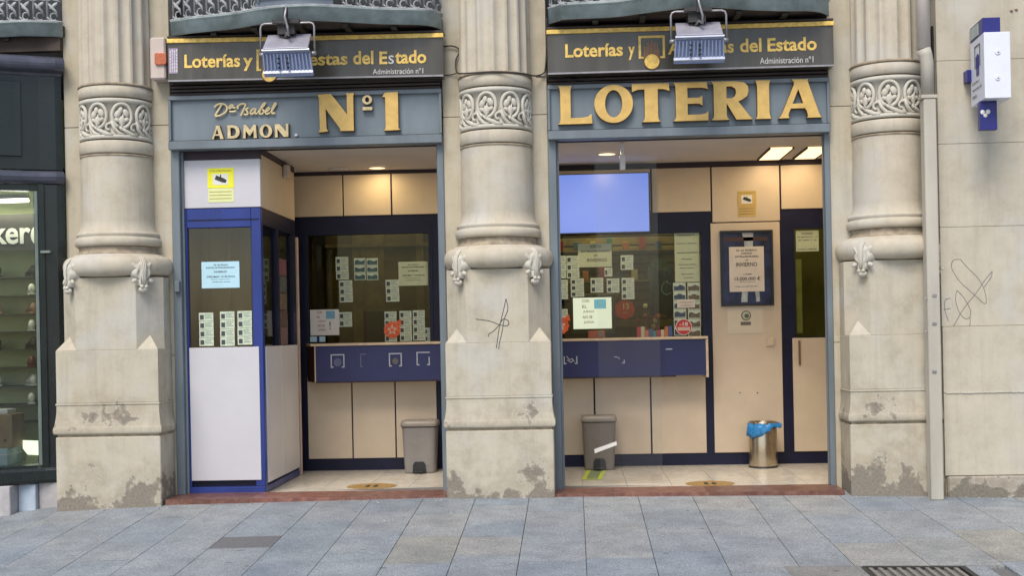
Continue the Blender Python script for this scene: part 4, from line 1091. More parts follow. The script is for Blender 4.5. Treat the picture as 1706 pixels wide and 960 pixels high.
# counters
YC = 1.34
def counter(x0, x1, label, splay, cream_end):
    t = thing('counter', label, 'counter', ((x0+x1)/2,YC,.8), 'blue ticket counters')
    zt_, zb_ = 1.088, .785
    xl = x0+splay
    m = MB(); m.prism([(x0,YB),(xl,YC),(x1,YC),(x1,YB)], zb_, zt_); m.build('front_box', M['counterblue'], t)
    if splay:
        m = MB(); m.add([(x0-.006,YB-.001,zb_-.004),(xl-.001,YC-.006,zb_-.004),(xl-.001,YC-.006,zt_-.002),(x0-.006,YB-.001,zt_-.002),(x0+.0,YB,zb_-.004),(xl,YC-.004,zb_-.004),(xl,YC-.004,zt_-.002),(x0,YB,zt_-.002)],[(0,1,2,3),(4,7,6,5),(0,4,5,1),(1,5,6,2),(2,6,7,3),(3,7,4,0)]); m.build('end_panel', M['brown'], t)
        m = MB(); m.box(xl-.004,xl+.005,YC-.009,YC-.001,zb_-.004,zt_); m.build('corner_trim', M['woodedge'], t)
    m = MB(); m.prism([(x0-.02,YB+.01),(xl-.035,YC-.02),(x1+(.02 if cream_end else 0),YC-.02),(x1+(.02 if cream_end else 0),YB+.01)], zt_+.001, zt_+.022); m.build('counter_top', M['woodedge'], t, bevel=.004)
    if cream_end: MB().box(x1+.001,x1+.022,YC-.006,YB,zb_-.02,zt_,.002).build('end_trim', M['woodedge'], t)
    MB().box(xl,x1-(.25 if cream_end else 0),YC+.01,YC+.03,zb_-.012,zb_-.001).build('lower_trim', M['brown'], t)
    return t
ka = counter(at(513,600,YB)[0], -.96, 'blue counter under the left ticket window, brown end panel', at(525,600,YC)[0]-at(513,600,YB)[0], False)
kb = counter(-.45, at(1176,600,YC)[0], 'blue counter under the right ticket window, cream end trim', 0, True)
def kemb(u0,u1,v0,v1,par,mat,parts='ltrb',ball=0):
    y=YC-.001; x0,x1,z0,z1 = rect(u0,v0,u1,v1,y); w=.010; m=MB()
    if 'l' in parts: m.box(x0,x0+w,y-.004,y,z0,z1-w)
    if 't' in parts: m.box(x0,x1,y-.004,y,z1-w,z1)
    if 'h' in parts: m.box(x0,x0+(x1-x0)*.75,y-.004,y,z1-w,z1)
    if 'r' in parts: m.box(x1-w,x1,y-.004,y,z0,z1-w)
    if 'k' in parts: m.box(x1-w,x1,y-.004,y,z0,z0+(z1-z0)*.62)
    if 'b' in parts: m.box(x0+w,x0+2.4*w,y-.004,y,z0,z0+w)
    if 'c' in parts: m.box(x1-2.4*w,x1-w,y-.004,y,z0,z0+w)
    m.build('emblem', M[mat], par)
    if ball: MB().prism(ell((x0+x1)/2,(z0+z1)/2-.012,ball,ball*1.05,18), y-.004, y, 'y').build('emblem_ball', M['silverdim' if ball>.03 else 'greyink'], par)
kemb(551,574,590.5,613,ka,'silver','ltrbc',.034); kemb(600,614,589.5,612,ka,'silverdim','lhb'); kemb(648,669.5,588.5,611,ka,'silver','ltrbc',.026); kemb(694,716,586.5,609,ka,'silver','ltkbc')
kemb(939,962,592,607,kb,'silver','lbrc'); kemb(1030,1041,598,606,kb,'silver','rc'); kemb(1109,1120,581,587,kb,'silver','t')
scrawl([[(944,594),(949,600),(953,598),(957,603)],[(1023,595),(1030,596),(1032,599)],[(945,600),(951,604),(955,600)]],YC-.003,.004,M['silver'],'worn_print',kb)

# ------------------------------------------------------------------ booth
bo = thing('glazed_booth', 'blue framed glazed booth with white panels at the left of the entrance', 'booth', (-2.64,.1,0))
y0 = .055; XL, XR = -2.922, -2.330
def brect(u0,v0,u1,v1): return rect(u0,v0,u1,v1,y0)
zk = .052; zpan1 = at(370,579,y0)[1]; zwin1 = at(370,379,y0)[1]; zblue1 = at(370,347,y0)[1]; zwht1 = at(370,266,y0)[1]
MB().box(XL,XR,y0-.006,1.25,.004,zk,.004).build('kick_rail', M['blue'], bo)
xl_in = at(316,600,y0)[0]; xr_in = at(432,600,y0)[0]; xwl = at(320,480,y0)[0]; xwr = at(420,480,y0)[0]
MB().box(XL,xl_in-.001,y0,y0+.05,zk,zblue1,.003).build('stile', M['blue'], bo)
MB().box(xwr,XR,y0,y0+.06,zk,zblue1,.004).build('stile', M['blue'], bo)
MB().box(xl_in-.001,xwr,y0,y0+.05,zwin1,zblue1,.003).build('top_rail', M['blue'], bo)
MB().box(XL+.04,xwr+.06,y0-.006,y0,zwin1+.055,zwin1+.062).build('rail_bead', M['navy'], bo)
MB().box(xl_in+.0,xr_in,y0-.008,y0+.03,zk+.05,zpan1,.002).build('front_panel', M['creamw'], bo)
MB().box(xl_in,xwr,y0+.03,y0+.05,zk,zpan1-.003).build('backing', M['navy'], bo)
MB().box(xl_in,xwr,y0+.025,y0+.031,zpan1,zwin1).build('pane', M['glassclear'], bo)
MB().box(XL-.02,XR+.004,y0-.004,y0+.05,zblue1+.004,zwht1,.003).build('fascia_panel', M['creamw'], bo)
MB().box(XL-.02,XR+.002,y0+.002,y0+.05,zwht1+.002,2.585).build('cove_trim', M['dkcove'], bo)
# side wall of the booth
MB().box(XR-.03,XR-.002,y0+.06,1.26,zblue1+.004,2.56,.002).build('side_fascia', M['cream'], bo)
MB().box(XR-.03,XR,y0+.06,1.26,2.562,2.609).build('side_cove', M['dkcove'], bo)
MB().box(XR-.05,XR,y0+.06,1.25,zwin1+.02,zblue1+.002,.003).build('side_rail', M['navy'], bo)
for (ya,yb2,mm) in ((.56,.64,'navy'),(1.12,1.25,'navy')):
    MB().box(XR-.05,XR,ya,yb2,zpan1,zwin1+.02,.003).build('side_stile', M[mm], bo)
for (ya,yb2) in ((.13,.62),(.63,1.24)):
    MB().box(XR-.02,XR+.006,ya,yb2,zk+.02,zpan1,.003).build('side_panel', M['creamgrey'], bo)
MB().box(XR-.05,XR-.02,.115,1.25,zk,zpan1-.002).build('side_backing', M['navy'], bo)
for (ya,yb2) in ((.115,.56),(.64,1.12)): MB().box(XR-.03,XR-.024,ya,yb2,zpan1,zwin1+.02).build('pane', M['glassclear'], bo)
MB().box(XL+.01,XR-.06,.50,.52,zpan1-.1,zblue1).build('inner_board', M['carton'], bo)
for (a,b) in ((-2.86,-2.845),(-2.70,-2.68),(-2.53,-2.52)): MB().box(a,b,.488,.499,zpan1,zblue1).build('inner_strip', M['boxbrown'], bo)
MB().box(-2.50,XR-.06,.40,.41,zpan1-.05,zblue1).build('inner_dark_board', M['darkin'], bo)
MB().box(XL+.01,XR-.052,.115,1.2,zpan1-.03,zpan1-.005).build('inner_shelf', M['darkin'], bo)
x_ = at(497,600,1.32)[0]
tag(MB().box(x_-.014,x_+.016,1.30,1.34,0,2.02,.004).build('corner_post', M['pipepink']), 'slim pinkish post in the corner between booth and ticket window', 'post')

# motion sensor on the booth fascia side
x_,z_ = at(470,288,.9); sn = tag(MB().box(XR+.001,XR+.05,.82,.90,z_-.05,z_+.06,.01).build('motion_sensor', M['alarm']), 'small beige sensor high on the side of the booth', 'sensor')

# ------------------------------------------------------------------ papers, tickets, stickers
def paper(u0,v0,u1,v1,y,mat,label,cat='notice',name='notice',lines=(),inkmat='ink',rot=0,group=None,thick=.002):
    x0,x1,z0,z1 = rect(u0,v0,u1,v1,y)
    t = thing(name, label, cat, ((x0+x1)/2,y,z0), group)
    MB().box(x0,x1,y-thick,y,z0,z1).build('sheet', M[mat], t)
    for (s_, fx0, fx1, f0, f1, *im) in lines:
        text('print', s_, x0+(x1-x0)*fx0, x0+(x1-x0)*fx1, z1-(z1-z0)*f1, z1-(z1-z0)*f0, y-thick-.0002, M[im[0] if im else inkmat], t, bold=.01, thick=.0008)
    if rot:
        t.rotation_euler.y = rot
    return t, (x0,x1,z0,z1)
YG = y0+.0245
LN = [('22 de Enero',.32,.70,.09,.15),('SORTEO EXTRAORDINARIO',.12,.88,.20,.255),('INVIERNO',.33,.67,.35,.42),('DÉCIMO 12 EUROS',.14,.88,.525,.60),('Premios a repartir entre',.25,.75,.66,.69),('todas las series',.28,.76,.75,.78)]
paper(336,436,399,480,YG,'paperblue','pale blue notice taped inside the booth front glass',lines=LN)
YI = YB+.034
paper(664,436,713,476,YI,'papergreen','greenish notice at the upper right of the left ticket window',lines=LN)
paper(963,406,1019,445,YI,'papergreen','greenish notice INVIERNO hung under the big screen',lines=[('SORTEO',.36,.70,.06,.19),('EXTRAORDINARIO',.10,.94,.28,.37),('DE',.47,.57,.46,.55),('INVIERNO',.27,.86,.63,.78)])
def poster_game(u0,v0,u1,v1,y,label,name,cat,mat='paper'):
    t,(x0,x1,z0,z1) = paper(u0,v0,u1,v1,y,mat,label,cat,name,lines=[('CON',.24,.42,.06,.15,'redink'),('EL',.24,.36,.24,.33,'redink'),('JUEGO',.26,.54,.41,.50,'redink'),('NO SE',.25,.50,.58,.67,'redink'),('JUEGA',.27,.54,.75,.84,'redink'),('!',.66,.71,.47,.78,'greyink')])
    w,h = x1-x0,z1-z0
    MB().box(x0+w*.55,x0+w*.86,y-.0035,y-.002,z1-h*.36,z1-h*.06).build('picture', M['bluepaint'], t)
    return t
poster_game(517,516,565,559,YI,'white poster with red words at the lower left of the left window','poster','poster')
# monitor on the counter of the right window
x0,x1,z0,z1 = rect(955,496,1019,548,YB+.08)
mo = thing('monitor', 'black monitor showing a white screen behind the right ticket window', 'monitor', ((x0+x1)/2,YB+.1,1.02))
MB().box(x0-.03,x1+.03,YB+.085,YB+.13,z0-.05,z1+.03,.006).build('casing', M['black'], mo)
scr = emit('monitor_screen_glow',(.80,.86,1.12),.75,(.12,.12,.12)); MB().box(x0,x1,YB+.080,YB+.084,z0,z1).build('screen', scr, mo)
w,h = x1-x0,z1-z0
for (s_,a,b,c_,d) in [('CON',.24,.42,.06,.15),('EL',.24,.36,.24,.33),('JUEGO',.26,.54,.41,.50),('NO SE',.25,.50,.58,.67),('JUEGA',.27,.54,.75,.84)]:
    text('screen_text',s_,x0+w*a,x0+w*b,z1-h*d,z1-h*c_,YB+.0795,M['redink'],mo,bold=.01,thick=.0008)
MB().box(x0+w*.55,x0+w*.86,YB+.0785,YB+.0798,z1-h*.36,z1-h*.06).build('screen_picture', emit('screen_picture_glow',(.12,.36,.75),.8,(.1,.2,.3)), mo)
MB().box((x0+x1)/2-.03,(x0+x1)/2+.03,YB+.10,YB+.13,1.02,z0-.05).build('stand', M['black'], mo)

tm = {}
def ticket_strip(u0,v0,u1,v1,n,y,label,kind='plain',tilt=0):
    x0,x1,z0,z1 = rect(u0,v0,u1,v1,y); w=x1-x0; h=(z1-z0)/n
    t = thing('ticket_strip', label, 'lottery tickets', ((x0+x1)/2,y,z0), 'lottery ticket strips stuck to the windows')
    img = {'plain':'ticketimg','teal':'tealimg','tan':'tanimg','blue':'bluimg'}[kind]
    for q in range(n):
        za = z0+q*h; dx = tilt*q+rnd.uniform(-.0012,.0012)
        tk = MB().box(x0+dx,x1+dx,y-.003,y-.001,za+.0015,za+h-.001).build('ticket', M['ticket'], t)
        if kind == 'plain':
            MB().box(x0+dx+w*.08,x0+dx+w*.34,y-.0042,y-.003,za+h*.18,za+h*.72).build('picture', M[img], tk)
            m = MB()
            for (a,b,c_) in ((.42,.9,.72),(.42,.8,.5),(.42,.92,.30)): m.box(x0+dx+w*a,x0+dx+w*b,y-.004,y-.003,za+h*c_,za+h*(c_+.09))
            m.build('print', M['ticketline'], tk)
        else:
            m = MB(); n_=7
            pts = [(x0+dx+w*.06,za+h*.12),(x0+dx+w*.94,za+h*.12)]+[(x0+dx+w*(.94-.88*k_/n_),za+h*(.66+.10*math.sin(k_*1.1+q))) for k_ in range(n_+1)]
            m.prism(pts,y-.0042,y-.003,'y'); m.build('picture', M[img], tk)
    return t
yg = YG
for a in [(332,521,356,577,4,yg,'ticket strip of four, leftmost at the bottom of the booth front glass'),
          (367,519,391,577,4,yg,'ticket strip of four, middle one at the bottom of the booth front glass'),
          (396,518,420,575,4,yg,'ticket strip of four, rightmost at the bottom of the booth front glass'),
          (560,428,581,466,3,YI,'upper strip of three tickets in the left half of the left window','plain',-.0015),
          (566,467,588,504,3,YI,'strip of three tickets just below another in the left half of the left window','plain',-.002),
          (590,430,609,467,3,YI,'teal picture tickets, left of the two in the middle of the left window','teal'),
          (611,430,630,467,3,YI,'teal picture tickets, right of the two in the middle of the left window','teal'),
          (643,466,665,503,3,YI,'strip of three tickets beneath the notice in the left window','plain',-.001),
          (565,520,587,545,2,YI,'pair of tickets beside the poster in the left window','plain',-.002),
          (641,519,661,570,4,YI,'ticket strip partly behind the orange star in the left window'),
          (666,518,686,569,4,YI,'ticket strip just right of the orange star in the left window'),
          (688,517,708,568,4,YI,'tall ticket strip nearest the right edge of the left window'),
          (708,546,719,570,2,YI,'narrow pair of tickets in the bottom right corner of the left window'),
          (930,426,943,464,3,YI,'ticket strip cut by the jamb, upper left of the right window'),
          (944,426,965,464,3,YI,'ticket strip left of the INVIERNO notice in the right window'),
          (930,466,946,499,3,YI,'ticket strip cut by the jamb, above the orange seal in the right window'),
          (951,464,973,495,3,YI,'strip of three tickets above the monitor at its left edge'),
          (984,463,1005,488,2,YI,'pair of tickets above the middle of the monitor'),
          (1007,446,1020,461,1,YI,'single ticket peeking out under the INVIERNO notice'),
          (1011,464,1032,488,2,YI,'pair of tickets above the monitor at its right edge'),
          (1034,425,1055,450,2,YI,'pair of tickets right of the INVIERNO notice'),
          (1036,463,1057,499,3,YI,'strip of three tickets directly above the red round sign'),
          (930,515,946,530,1,YI,'single ticket above the orange seal by the left jamb'),
          (1122,471,1143,560,6,YI,'tall strip of blue picture tickets under the long notice','blue'),
          (1146,471,1167,562,6,YI,'tall strip of tan picture tickets at the right edge of the right window','tan')]:
    ticket_strip(*a)
# booth side: reddish leaflets
sl = thing('leaflet_strip', 'strip of reddish leaflets on the side glass of the booth', 'leaflets', (XR,.98,1.2))
cols = [simple('leaflet_%s'%n_, c_, .6, var=.3, sc=50) for n_,c_ in (('pink',(.20,.12,.13)),('grey',(.10,.11,.12)),('brown',(.12,.08,.07)),('rose',(.20,.08,.11)),('tan',(.16,.12,.09)))]
za = at(474,570,.98)[1]
for q in range(5):
    h = .14; MB().box(XR-.0225,XR-.020,.68,.98,zpan1+.01+q*h,zpan1+.01+q*h+h-.006).build('leaflet', cols[(q*2)%5], sl)
# yellow camera signs
def camsign(u0,v0,u1,v1,y,label,m1,m2):
    x0,x1,z0,z1 = rect(u0,v0,u1,v1,y); t = thing('warning_sign', label, 'warning sign', ((x0+x1)/2,y,z0), 'yellow surveillance signs'); w,h=x1-x0,z1-z0
    MB().box(x0,x1,y-.003,y,z0+h*.42,z1,.001).build('upper_sheet', M[m1], t)
    MB().box(x0+.003,x1-.003,y-.002,y,z0,z0+h*.415).build('lower_sheet', M[m2], t)
    MB().box(x0+w*.20,x1-w*.22,y-.004,y-.003,z0+h*.51,z0+h*.83).build('picture_field', M['paper'], t)
    text('title','ZONA VIDEOVIGILADA',x0+w*.08,x1-w*.08,z0+h*.895,z0+h*.945,y-.003,M['yellowtxt'],t,bold=.02,thick=.001)
    m = MB(); cx_,cz_=(x0+x1)/2,z0+h*.67
    rr = Matrix.Rotation(R(22),3,'Y')
    pts = [(-.042,.016),(.02,.016),(.045,.010),(.045,-.010),(.02,-.016),(-.042,-.016)]
    s_=w/.2
    m.prism([(cx_+(a*math.cos(R(22))+b*math.sin(R(22)))*s_, cz_+(-a*math.sin(R(22))+b*math.cos(R(22)))*s_) for a,b in pts], y-.006, y-.004, 'y'); m.box(cx_-.004*s_,cx_+.004*s_,y-.006,y-.004,cz_+.012*s_,cz_+.035*s_); m.build('camera_picture', M['ink'], t)
    m = MB()
    for f in (.30,.20,.10): m.box(x0+w*.06,x1-w*.1,y-.0032,y-.002,z0+h*f,z0+h*(f+.018))
    m.build('text_lines', M['yellowtxt'] if m1=='yellow' else M['greyink'], t)
camsign(346,280,390,337,y0-.0045,'bright yellow camera warning sign on the white booth fascia','yellow','yellowpale')
camsign(1229,318,1260,361,YB-.001,'ochre camera warning sign above the framed poster','yellowdull','yellowdull')
# framed poster
x0,x1,z0,z1 = rect(1200,384,1288,510,YB-.01)
fp = thing('framed_poster', 'black framed navy poster hung on the cream door', 'poster', ((x0+x1)/2,YB-.01,z0))
w_=.018; m = MB(); yy0,yy1 = YB-.03,YB-.007
m.box(x0,x1,yy0,yy1,z1-w_,z1); m.box(x0,x1,yy0,yy1,z0,z0+w_); m.box(x0,x0+w_,yy0,yy1,z0+w_,z1-w_); m.box(x1-w_,x1,yy0,yy1,z0+w_,z1-w_); m.build('frame', M['black'], fp)
pb = simple('navy_poster_print',(.015,.022,.065),.4,var=.8,sc=9); MB().box(x0+w_,x1-w_,YB-.016,YB-.010,z0+w_,z1-w_).build('poster_sheet', pb, fp)
m = MB(); h=z1-z0; w=x1-x0
MB().box(x0+w*.08,x1-w*.1,YB-.0172,YB-.016,z1-h*.14,z1-h*.09).build('poster_band', M['brown'], fp)
m = MB(); m.prism([(x0+w*.42,z1-h*.03),(x0+w*.64,z1-h*.03),(x0+w*.62,z1-h*.22),(x0+w*.70,z1-h*.5),(x0+w*.74,z0+h*.06),(x0+w*.67,z0+h*.05),(x0+w*.60,z1-h*.45),(x0+w*.54,z1-h*.45),(x0+w*.50,z0+h*.05),(x0+w*.38,z0+h*.05),(x0+w*.47,z1-h*.35),(x0+w*.46,z1-h*.15)],YB-.0172,YB-.0162,'y'); m.build('poster_figure', simple('pale_ribbon_print',(.42,.45,.45),.5,var=.2,sc=20), fp)
t_,_ = paper(1215,411,1273,486,YB-.0173,'papercream','cream notice INVIERNO 15.000.000 taped over the framed poster',lines=[('22 de ENERO',.2,.8,.06,.10),('SORTEO',.35,.66,.13,.17),('EXTRAORDINARIO',.18,.85,.20,.24),('DE',.47,.55,.28,.31),('INVIERNO',.2,.8,.35,.44),('1er PREMIO',.4,.65,.60,.63),('15.000.000 €',.15,.88,.67,.75),('Décimo 12 Euros',.28,.74,.77,.79),('Hagan sus reservas aquí',.17,.8,.87,.90)])
# plaque with round logo, switch, etc
x0,x1,z0,z1 = rect(1212,514,1272,556,YB-.0065)
pq = thing('door_plaque','clear plaque with round grey emblem below the framed poster','plaque',((x0+x1)/2,YB,z0))
MB().box(x0,x1,YB-.008,YB-.0065,z0,z1,.001).build('plate', simple('pale_clear_plate',(.66,.56,.42),.2,var=.03), pq)
cx_,cz_=at(1243,526,YB-.008); rr_=.042
MB().prism(ell(cx_,cz_,rr_,rr_,28),YB-.010,YB-.008,'y').build('emblem_disc', M['greyink'], pq)
MB().prism(ell(cx_,cz_,rr_*.78,rr_*.78,28),YB-.0112,YB-.010,'y').build('emblem_inner', M['papergreen'], pq)
MB().prism(ell(cx_+.005,cz_-.003,rr_*.5,rr_*.45,20),YB-.0122,YB-.0112,'y').build('emblem_mark', M['greyink'], pq)
x0,x1,z0,z1 = rect(1234,536.5,1251,542,YB-.008); MB().box(x0,x1,YB-.010,YB-.008,z0,z1).build('caption_bar', M['greyink'], pq)
x0,x1,z0,z1 = rect(1276,563,1291,578,YB-.0065)
ls = thing('light_switch','square cream light switch on the cream door','switch',((x0+x1)/2,YB,z0))
MB().box(x0,x1,YB-.016,YB-.0065,z0,z1,.003).build('plate', M['woodedge'], ls); MB().box(x0+.012,x1-.012,YB-.021,YB-.016,z0+.012,z1-.012,.003).build('rocker', M['cream'], ls)
# label on navy side door
x0,x1,z0,z1 = rect(1326,384,1364,419,YB-.0)
_t,_r = paper(1326,384,1364,419,YB+.033,'papergreen','pale green notice at the top of the dark side door',lines=[('HORARIO',.25,.75,.10,.20),('DE MAÑANA 9 - 14',.06,.94,.26,.34),('DE TARDE 17 - 20',.10,.90,.42,.50),('Lunes a sábado',.1,.9,.85,.92)])
MB().prism(ell(at(1345,405,0)[0],0,.001,.001,4),0,.001,'y') if False else None
x0,x1,z0,z1 = rect(1326,432,1336,560,YB+.06); tag(MB().box(x0,x1,YB+.05,YB+.06,1.12,z1).build('blind_strip', simple('pale_green_strip',(.42,.46,.30),.6)), 'pale green vertical strip behind the side door glass','blind')
# long notice, plates, stickers on right window
paper(1124,386,1165,470,YI,'papergreen','long pale notice with dark heading at the top right of the right window',lines=[('Administración Nº 1',.1,.9,.05,.085),('Loterías y Apuestas',.1,.9,.22,.25),('Sorteo de la Lotería Nacional',.08,.92,.40,.43),('Premios',.3,.7,.53,.56),('Primer premio al décimo',.15,.85,.64,.67),('Segundo premio',.2,.8,.71,.735),('Pago de premios',.25,.75,.83,.86),('en efectivo',.35,.75,.90,.925)])
x0,x1,z0,z1 = rect(1128,499,1158,513,YI-.006)
pl_ = thing('window_plate','small rounded cream plate stuck over the picture tickets','plate',((x0+x1)/2,YI,z0)); MB().box(x0,x1,YI-.010,YI-.006,z0,z1,.012).build('plate', M['papercream'], pl_)
text('print','ATENCIÓN',x0+.02,x1-.02,z1-.03,z1-.018,YI-.010,M['greyink'],pl_,thick=.0008); text('print','AL PÚBLICO',x0+.03,x1-.03,z0+.016,z0+.028,YI-.010,M['greyink'],pl_,thick=.0008)
cx_,cz_ = at(1139,545,YI-.008)
st_ = thing('age_sticker','round red sticker reading -18 at the bottom of the right window','sticker',(cx_,YI,cz_-.07))
MB().prism(ell(cx_,cz_,.070,.070,36),YI-.012,YI-.010,'y').build('rim', M['paper'], st_)
MB().prism(ell(cx_,cz_,.064,.064,36),YI-.0135,YI-.012,'y').build('disc', M['red'], st_)
text('print','-18',cx_-.036,cx_+.036,cz_+.008,cz_+.042,YI-.0135,M['paper'],st_,bold=.02,thick=.001)
MB().box(cx_-.052,cx_+.052,YI-.0145,YI-.0135,cz_-.030,cz_-.002).build('band', M['papercream'], st_)
text('print','JUEGO RESPONSABLE',cx_-.045,cx_+.045,cz_-.020,cz_-.011,YI-.0145,M['redink'],st_,thick=.0008)
# red round sign '13'
cx_,cz_ = at(1041,516,YI+.03)
rs = thing('round_sign','dark red round sign with a 13 behind the right window','sign',(cx_,YI+.03,cz_-.09))
MB().prism([(cx_+.085*(1+.05*math.cos(9*a_))*math.cos(a_),cz_+.085*(1+.05*math.cos(9*a_))*math.sin(a_)) for a_ in [2*PI*q/54 for q in range(54)]],YI+.012,YI+.02,'y').build('disc', M['red'], rs)
text('print','13',cx_-.015,cx_+.035,cz_+.0,cz_+.055,YI+.012,M['papercream'],rs,bold=.02,thick=.001); text('print','AÑOS',cx_-.02,cx_+.03,cz_-.035,cz_-.018,YI+.012,M['papercream'],rs,thick=.001)
# orange star seals
def star_seal(u,v,label):
    y=YI-.008; cx_,cz_=at(u,v,y); t=thing('star_seal',label,'seal',(cx_,y,cz_-.07),'orange star seals on the windows')
    MB().prism([(cx_+.072*(1+.06*math.cos(11*a_))*math.cos(a_),cz_+.072*(1+.06*math.cos(11*a_))*math.sin(a_)) for a_ in [2*PI*q/66 for q in range(66)]],y-.004,y,'y').build('disc', M['orange'], t)
    m=MB(); m.prism([(cx_+.02,cz_+.06),(cx_+.075,cz_+.095),(cx_+.085,cz_+.04)],y-.003,y+.001,'y'); m.build('tail', M['orange'], t)
    pts=[]; pin=[]
    for q in range(10):
        a_=PI/2+q*PI/5; r_=.048 if q%2==0 else .021; pts.append((cx_+r_*math.cos(a_),cz_+r_*math.sin(a_))); pin.append((cx_+r_*.6*math.cos(a_),cz_+r_*.6*math.sin(a_)))
    MB().prism(pts,y-.006,y-.004,'y').build('star', M['papercream'], t); MB().prism(pin,y-.0075,y-.006,'y').build('inner_star', M['orange'], t)
star_seal(653.5,550,'orange seal with white star among tickets of the left window')
star_seal(934,543,'orange seal with white star cut by the left jamb of the right window')
# small teal-white card under poster
x0,x1,z0,z1 = rect(517,561,542,570,YI); cd = thing('small_card','small blue and white card under the poster in the left window','card',((x0+x1)/2,YI,z0))
MB().box(x0,x1,YI-.006,YI-.004,z0,z1).build('card', M['paperblue'], cd); MB().box(x0+(x1-x0)*.45,x0+(x1-x0)*.62,YI-.0075,YI-.006,z0,z1).build('stripe', M['signblue'], cd)
# card terminal
x0,x1,z0,z1 = rect(980,549,1008,563,YC+.1); pt = thing('ticket_device','small orange device lying on the right counter below the monitor','device',((x0+x1)/2,YC+.1,z0))
MB().box(x0,x1,YC+.12,YC+.2,1.11,1.11+(z1-z0)*.9,.006).build('body', simple('dark_orange_plastic',(.30,.09,.04),.5), pt)
MB().prism(ell((x0+x1)/2+.03,1.145,.024,.024,18),YC+.112,YC+.12,'y').build('knob', M['greyink'], pt)
# dark blue hanging cloth with a white curl, and a posy of paper flowers
x0,x1,z0,z1 = rect(1086,455,1116,525,YB+.3)
hc = thing('hanging_banner','dark blue banner hanging inside the right ticket window','banner',((x0+x1)/2,YB+.3,z1))
m = MB(); n_=10; vs=[]; 
for q in range(n_+1):
    xx=x0-.02+(x1-x0+.05)*q/n_; yy=YB+.3+.012*math.sin(q*1.6); vs += [(xx,yy,z0-.02*math.sin(q)),(xx,yy,z1+.06)]
m.add(vs,[(2*q,2*q+2,2*q+3,2*q+1) for q in range(n_)],True); o=m.build('cloth', M['navycloth'], hc); so=o.modifiers.new('solid','SOLIDIFY'); so.thickness=.004
scrawl([[(1113,468),(1104,474),(1103,485),(1110,491),(1118,488)],[(1118,474),(1110,470)]],YB+.27,.005,M['bluepaint'],'curl',hc)
x0,x1,z0,z1 = rect(1083,432,1112,452,YB+.28); m=MB().box(x0,x1,YB+.27,YB+.275,z0,z1); m.build('label', simple('dull_blue_label',(.12,.17,.19),.6,var=.3,sc=40), hc)
fw = thing('paper_flowers','bunch of small pink and cream paper flowers on the desk behind the glass','flowers',(at(1078,560,1.75)[0],1.75,1.02))
fm = [simple('pink_flower',(.40,.14,.12),.7),simple('cream_flower',(.46,.38,.24),.7),simple('crimson_flower',(.28,.03,.04),.7)]
for q in range(16):
    x_=at(rnd.uniform(1064,1098),520,1.75)[0]; z_=rnd.uniform(1.12,1.30); m=MB()
    for k_ in range(6): a_=k_*PI/3; m.ball((x_+.012*math.cos(a_),1.74+rnd.uniform(0,.04),z_+.012*math.sin(a_)),.011,.006,.009,6,4)
    m.ball((x_,1.735,z_),.007,.006,.007,6,4); m.tube([(x_,1.76,z_),((x_+at(1080,520,1.75)[0])/2,1.77,1.02)],.0025,5)
    m.build('flower', fm[q%3], fw)
cx_,cz_ = at(1075,510,YB+.08); tag(MB().ball((cx_,YB+.085,cz_),.022,.02,.022,12,8).build('lamp_bulb', simple('pearly_globe',(.7,.72,.6),.2)), 'small pearly globe above the paper flowers', 'globe')

# brochures standing at the foot of the right window
br = thing('brochure_row','row of small red, orange and teal brochures standing behind the right counter','brochures',(at(1085,560,YI)[0],YI,1.11))
bm_ = [simple('brochure_red',(.36,.04,.04),.5),simple('brochure_orange',(.45,.16,.05),.5),simple('brochure_teal',(.06,.22,.20),.5),simple('brochure_cream',(.50,.44,.30),.5),simple('brochure_blue',(.05,.10,.26),.5)]
for q in range(9):
    ua=1061+q*6.6; x0_=at(ua,550,YI)[0]; h_=rnd.uniform(.05,.13)
    MB().box(x0_,x0_+.031,YI-.012-.002*(q%3),YI-.008-.002*(q%3),1.102,1.102+h_).build('brochure', bm_[(q*3)%5], br)
sgs = thing('shelf_packets','small coloured packets on the office shelves seen through the right window','packets',(.4,2.38,1.3))
MB().box(-.3,.95,2.30,2.419,1.62,1.635).build('shelf', M['olive2'], sgs); MB().box(-.3,.95,2.30,2.419,1.90,1.915).build('shelf', M['olive2'], sgs)
for q in range(16):
    xx=-.28+q*.075; zz_=1.636 if q%2 else 1.916
    MB().box(xx,xx+.055,2.31,2.37,zz_,zz_+rnd.uniform(.06,.15),.003).build('packet', bm_[(q*7+1)%5], sgs)
# big screen
x0,x1,z0,z1 = rect(922,290,1081,387,YB-.12)
tv = thing('wall_screen','large wall screen glowing plain lavender blue above the right counter','screen',((x0+x1)/2,YB-.1,z0))
x0 = x1-1.16
MB().box(x0-.008,x1+.012,YB-.115,YB-.06,z0-.012,z1+.008,.004).build('casing', M['black'], tv)
m_,nt,bs = newmat('screen_glow'); bs.inputs['Base Color'].default_value=(.1,.1,.15,1)
nt.links.new(ramp(nt,noise(nt,mapping(nt),1.3,2,.4),[(.3,(.125,.22,.70)),(.7,(.17,.285,.78))]),bs.inputs['Emission Color']); bs.inputs['Emission Strength'].default_value=.55; bs.inputs['Roughness'].default_value=.3
MB().box(x0,x1,YB-.1175,YB-.1152,z0,z1).build('display', m_, tv)
MB().box(x0+.3,x1-.3,YB-.06,YB+.0,z0+.1,z1-.1).build('wall_mount', M['black'], tv)

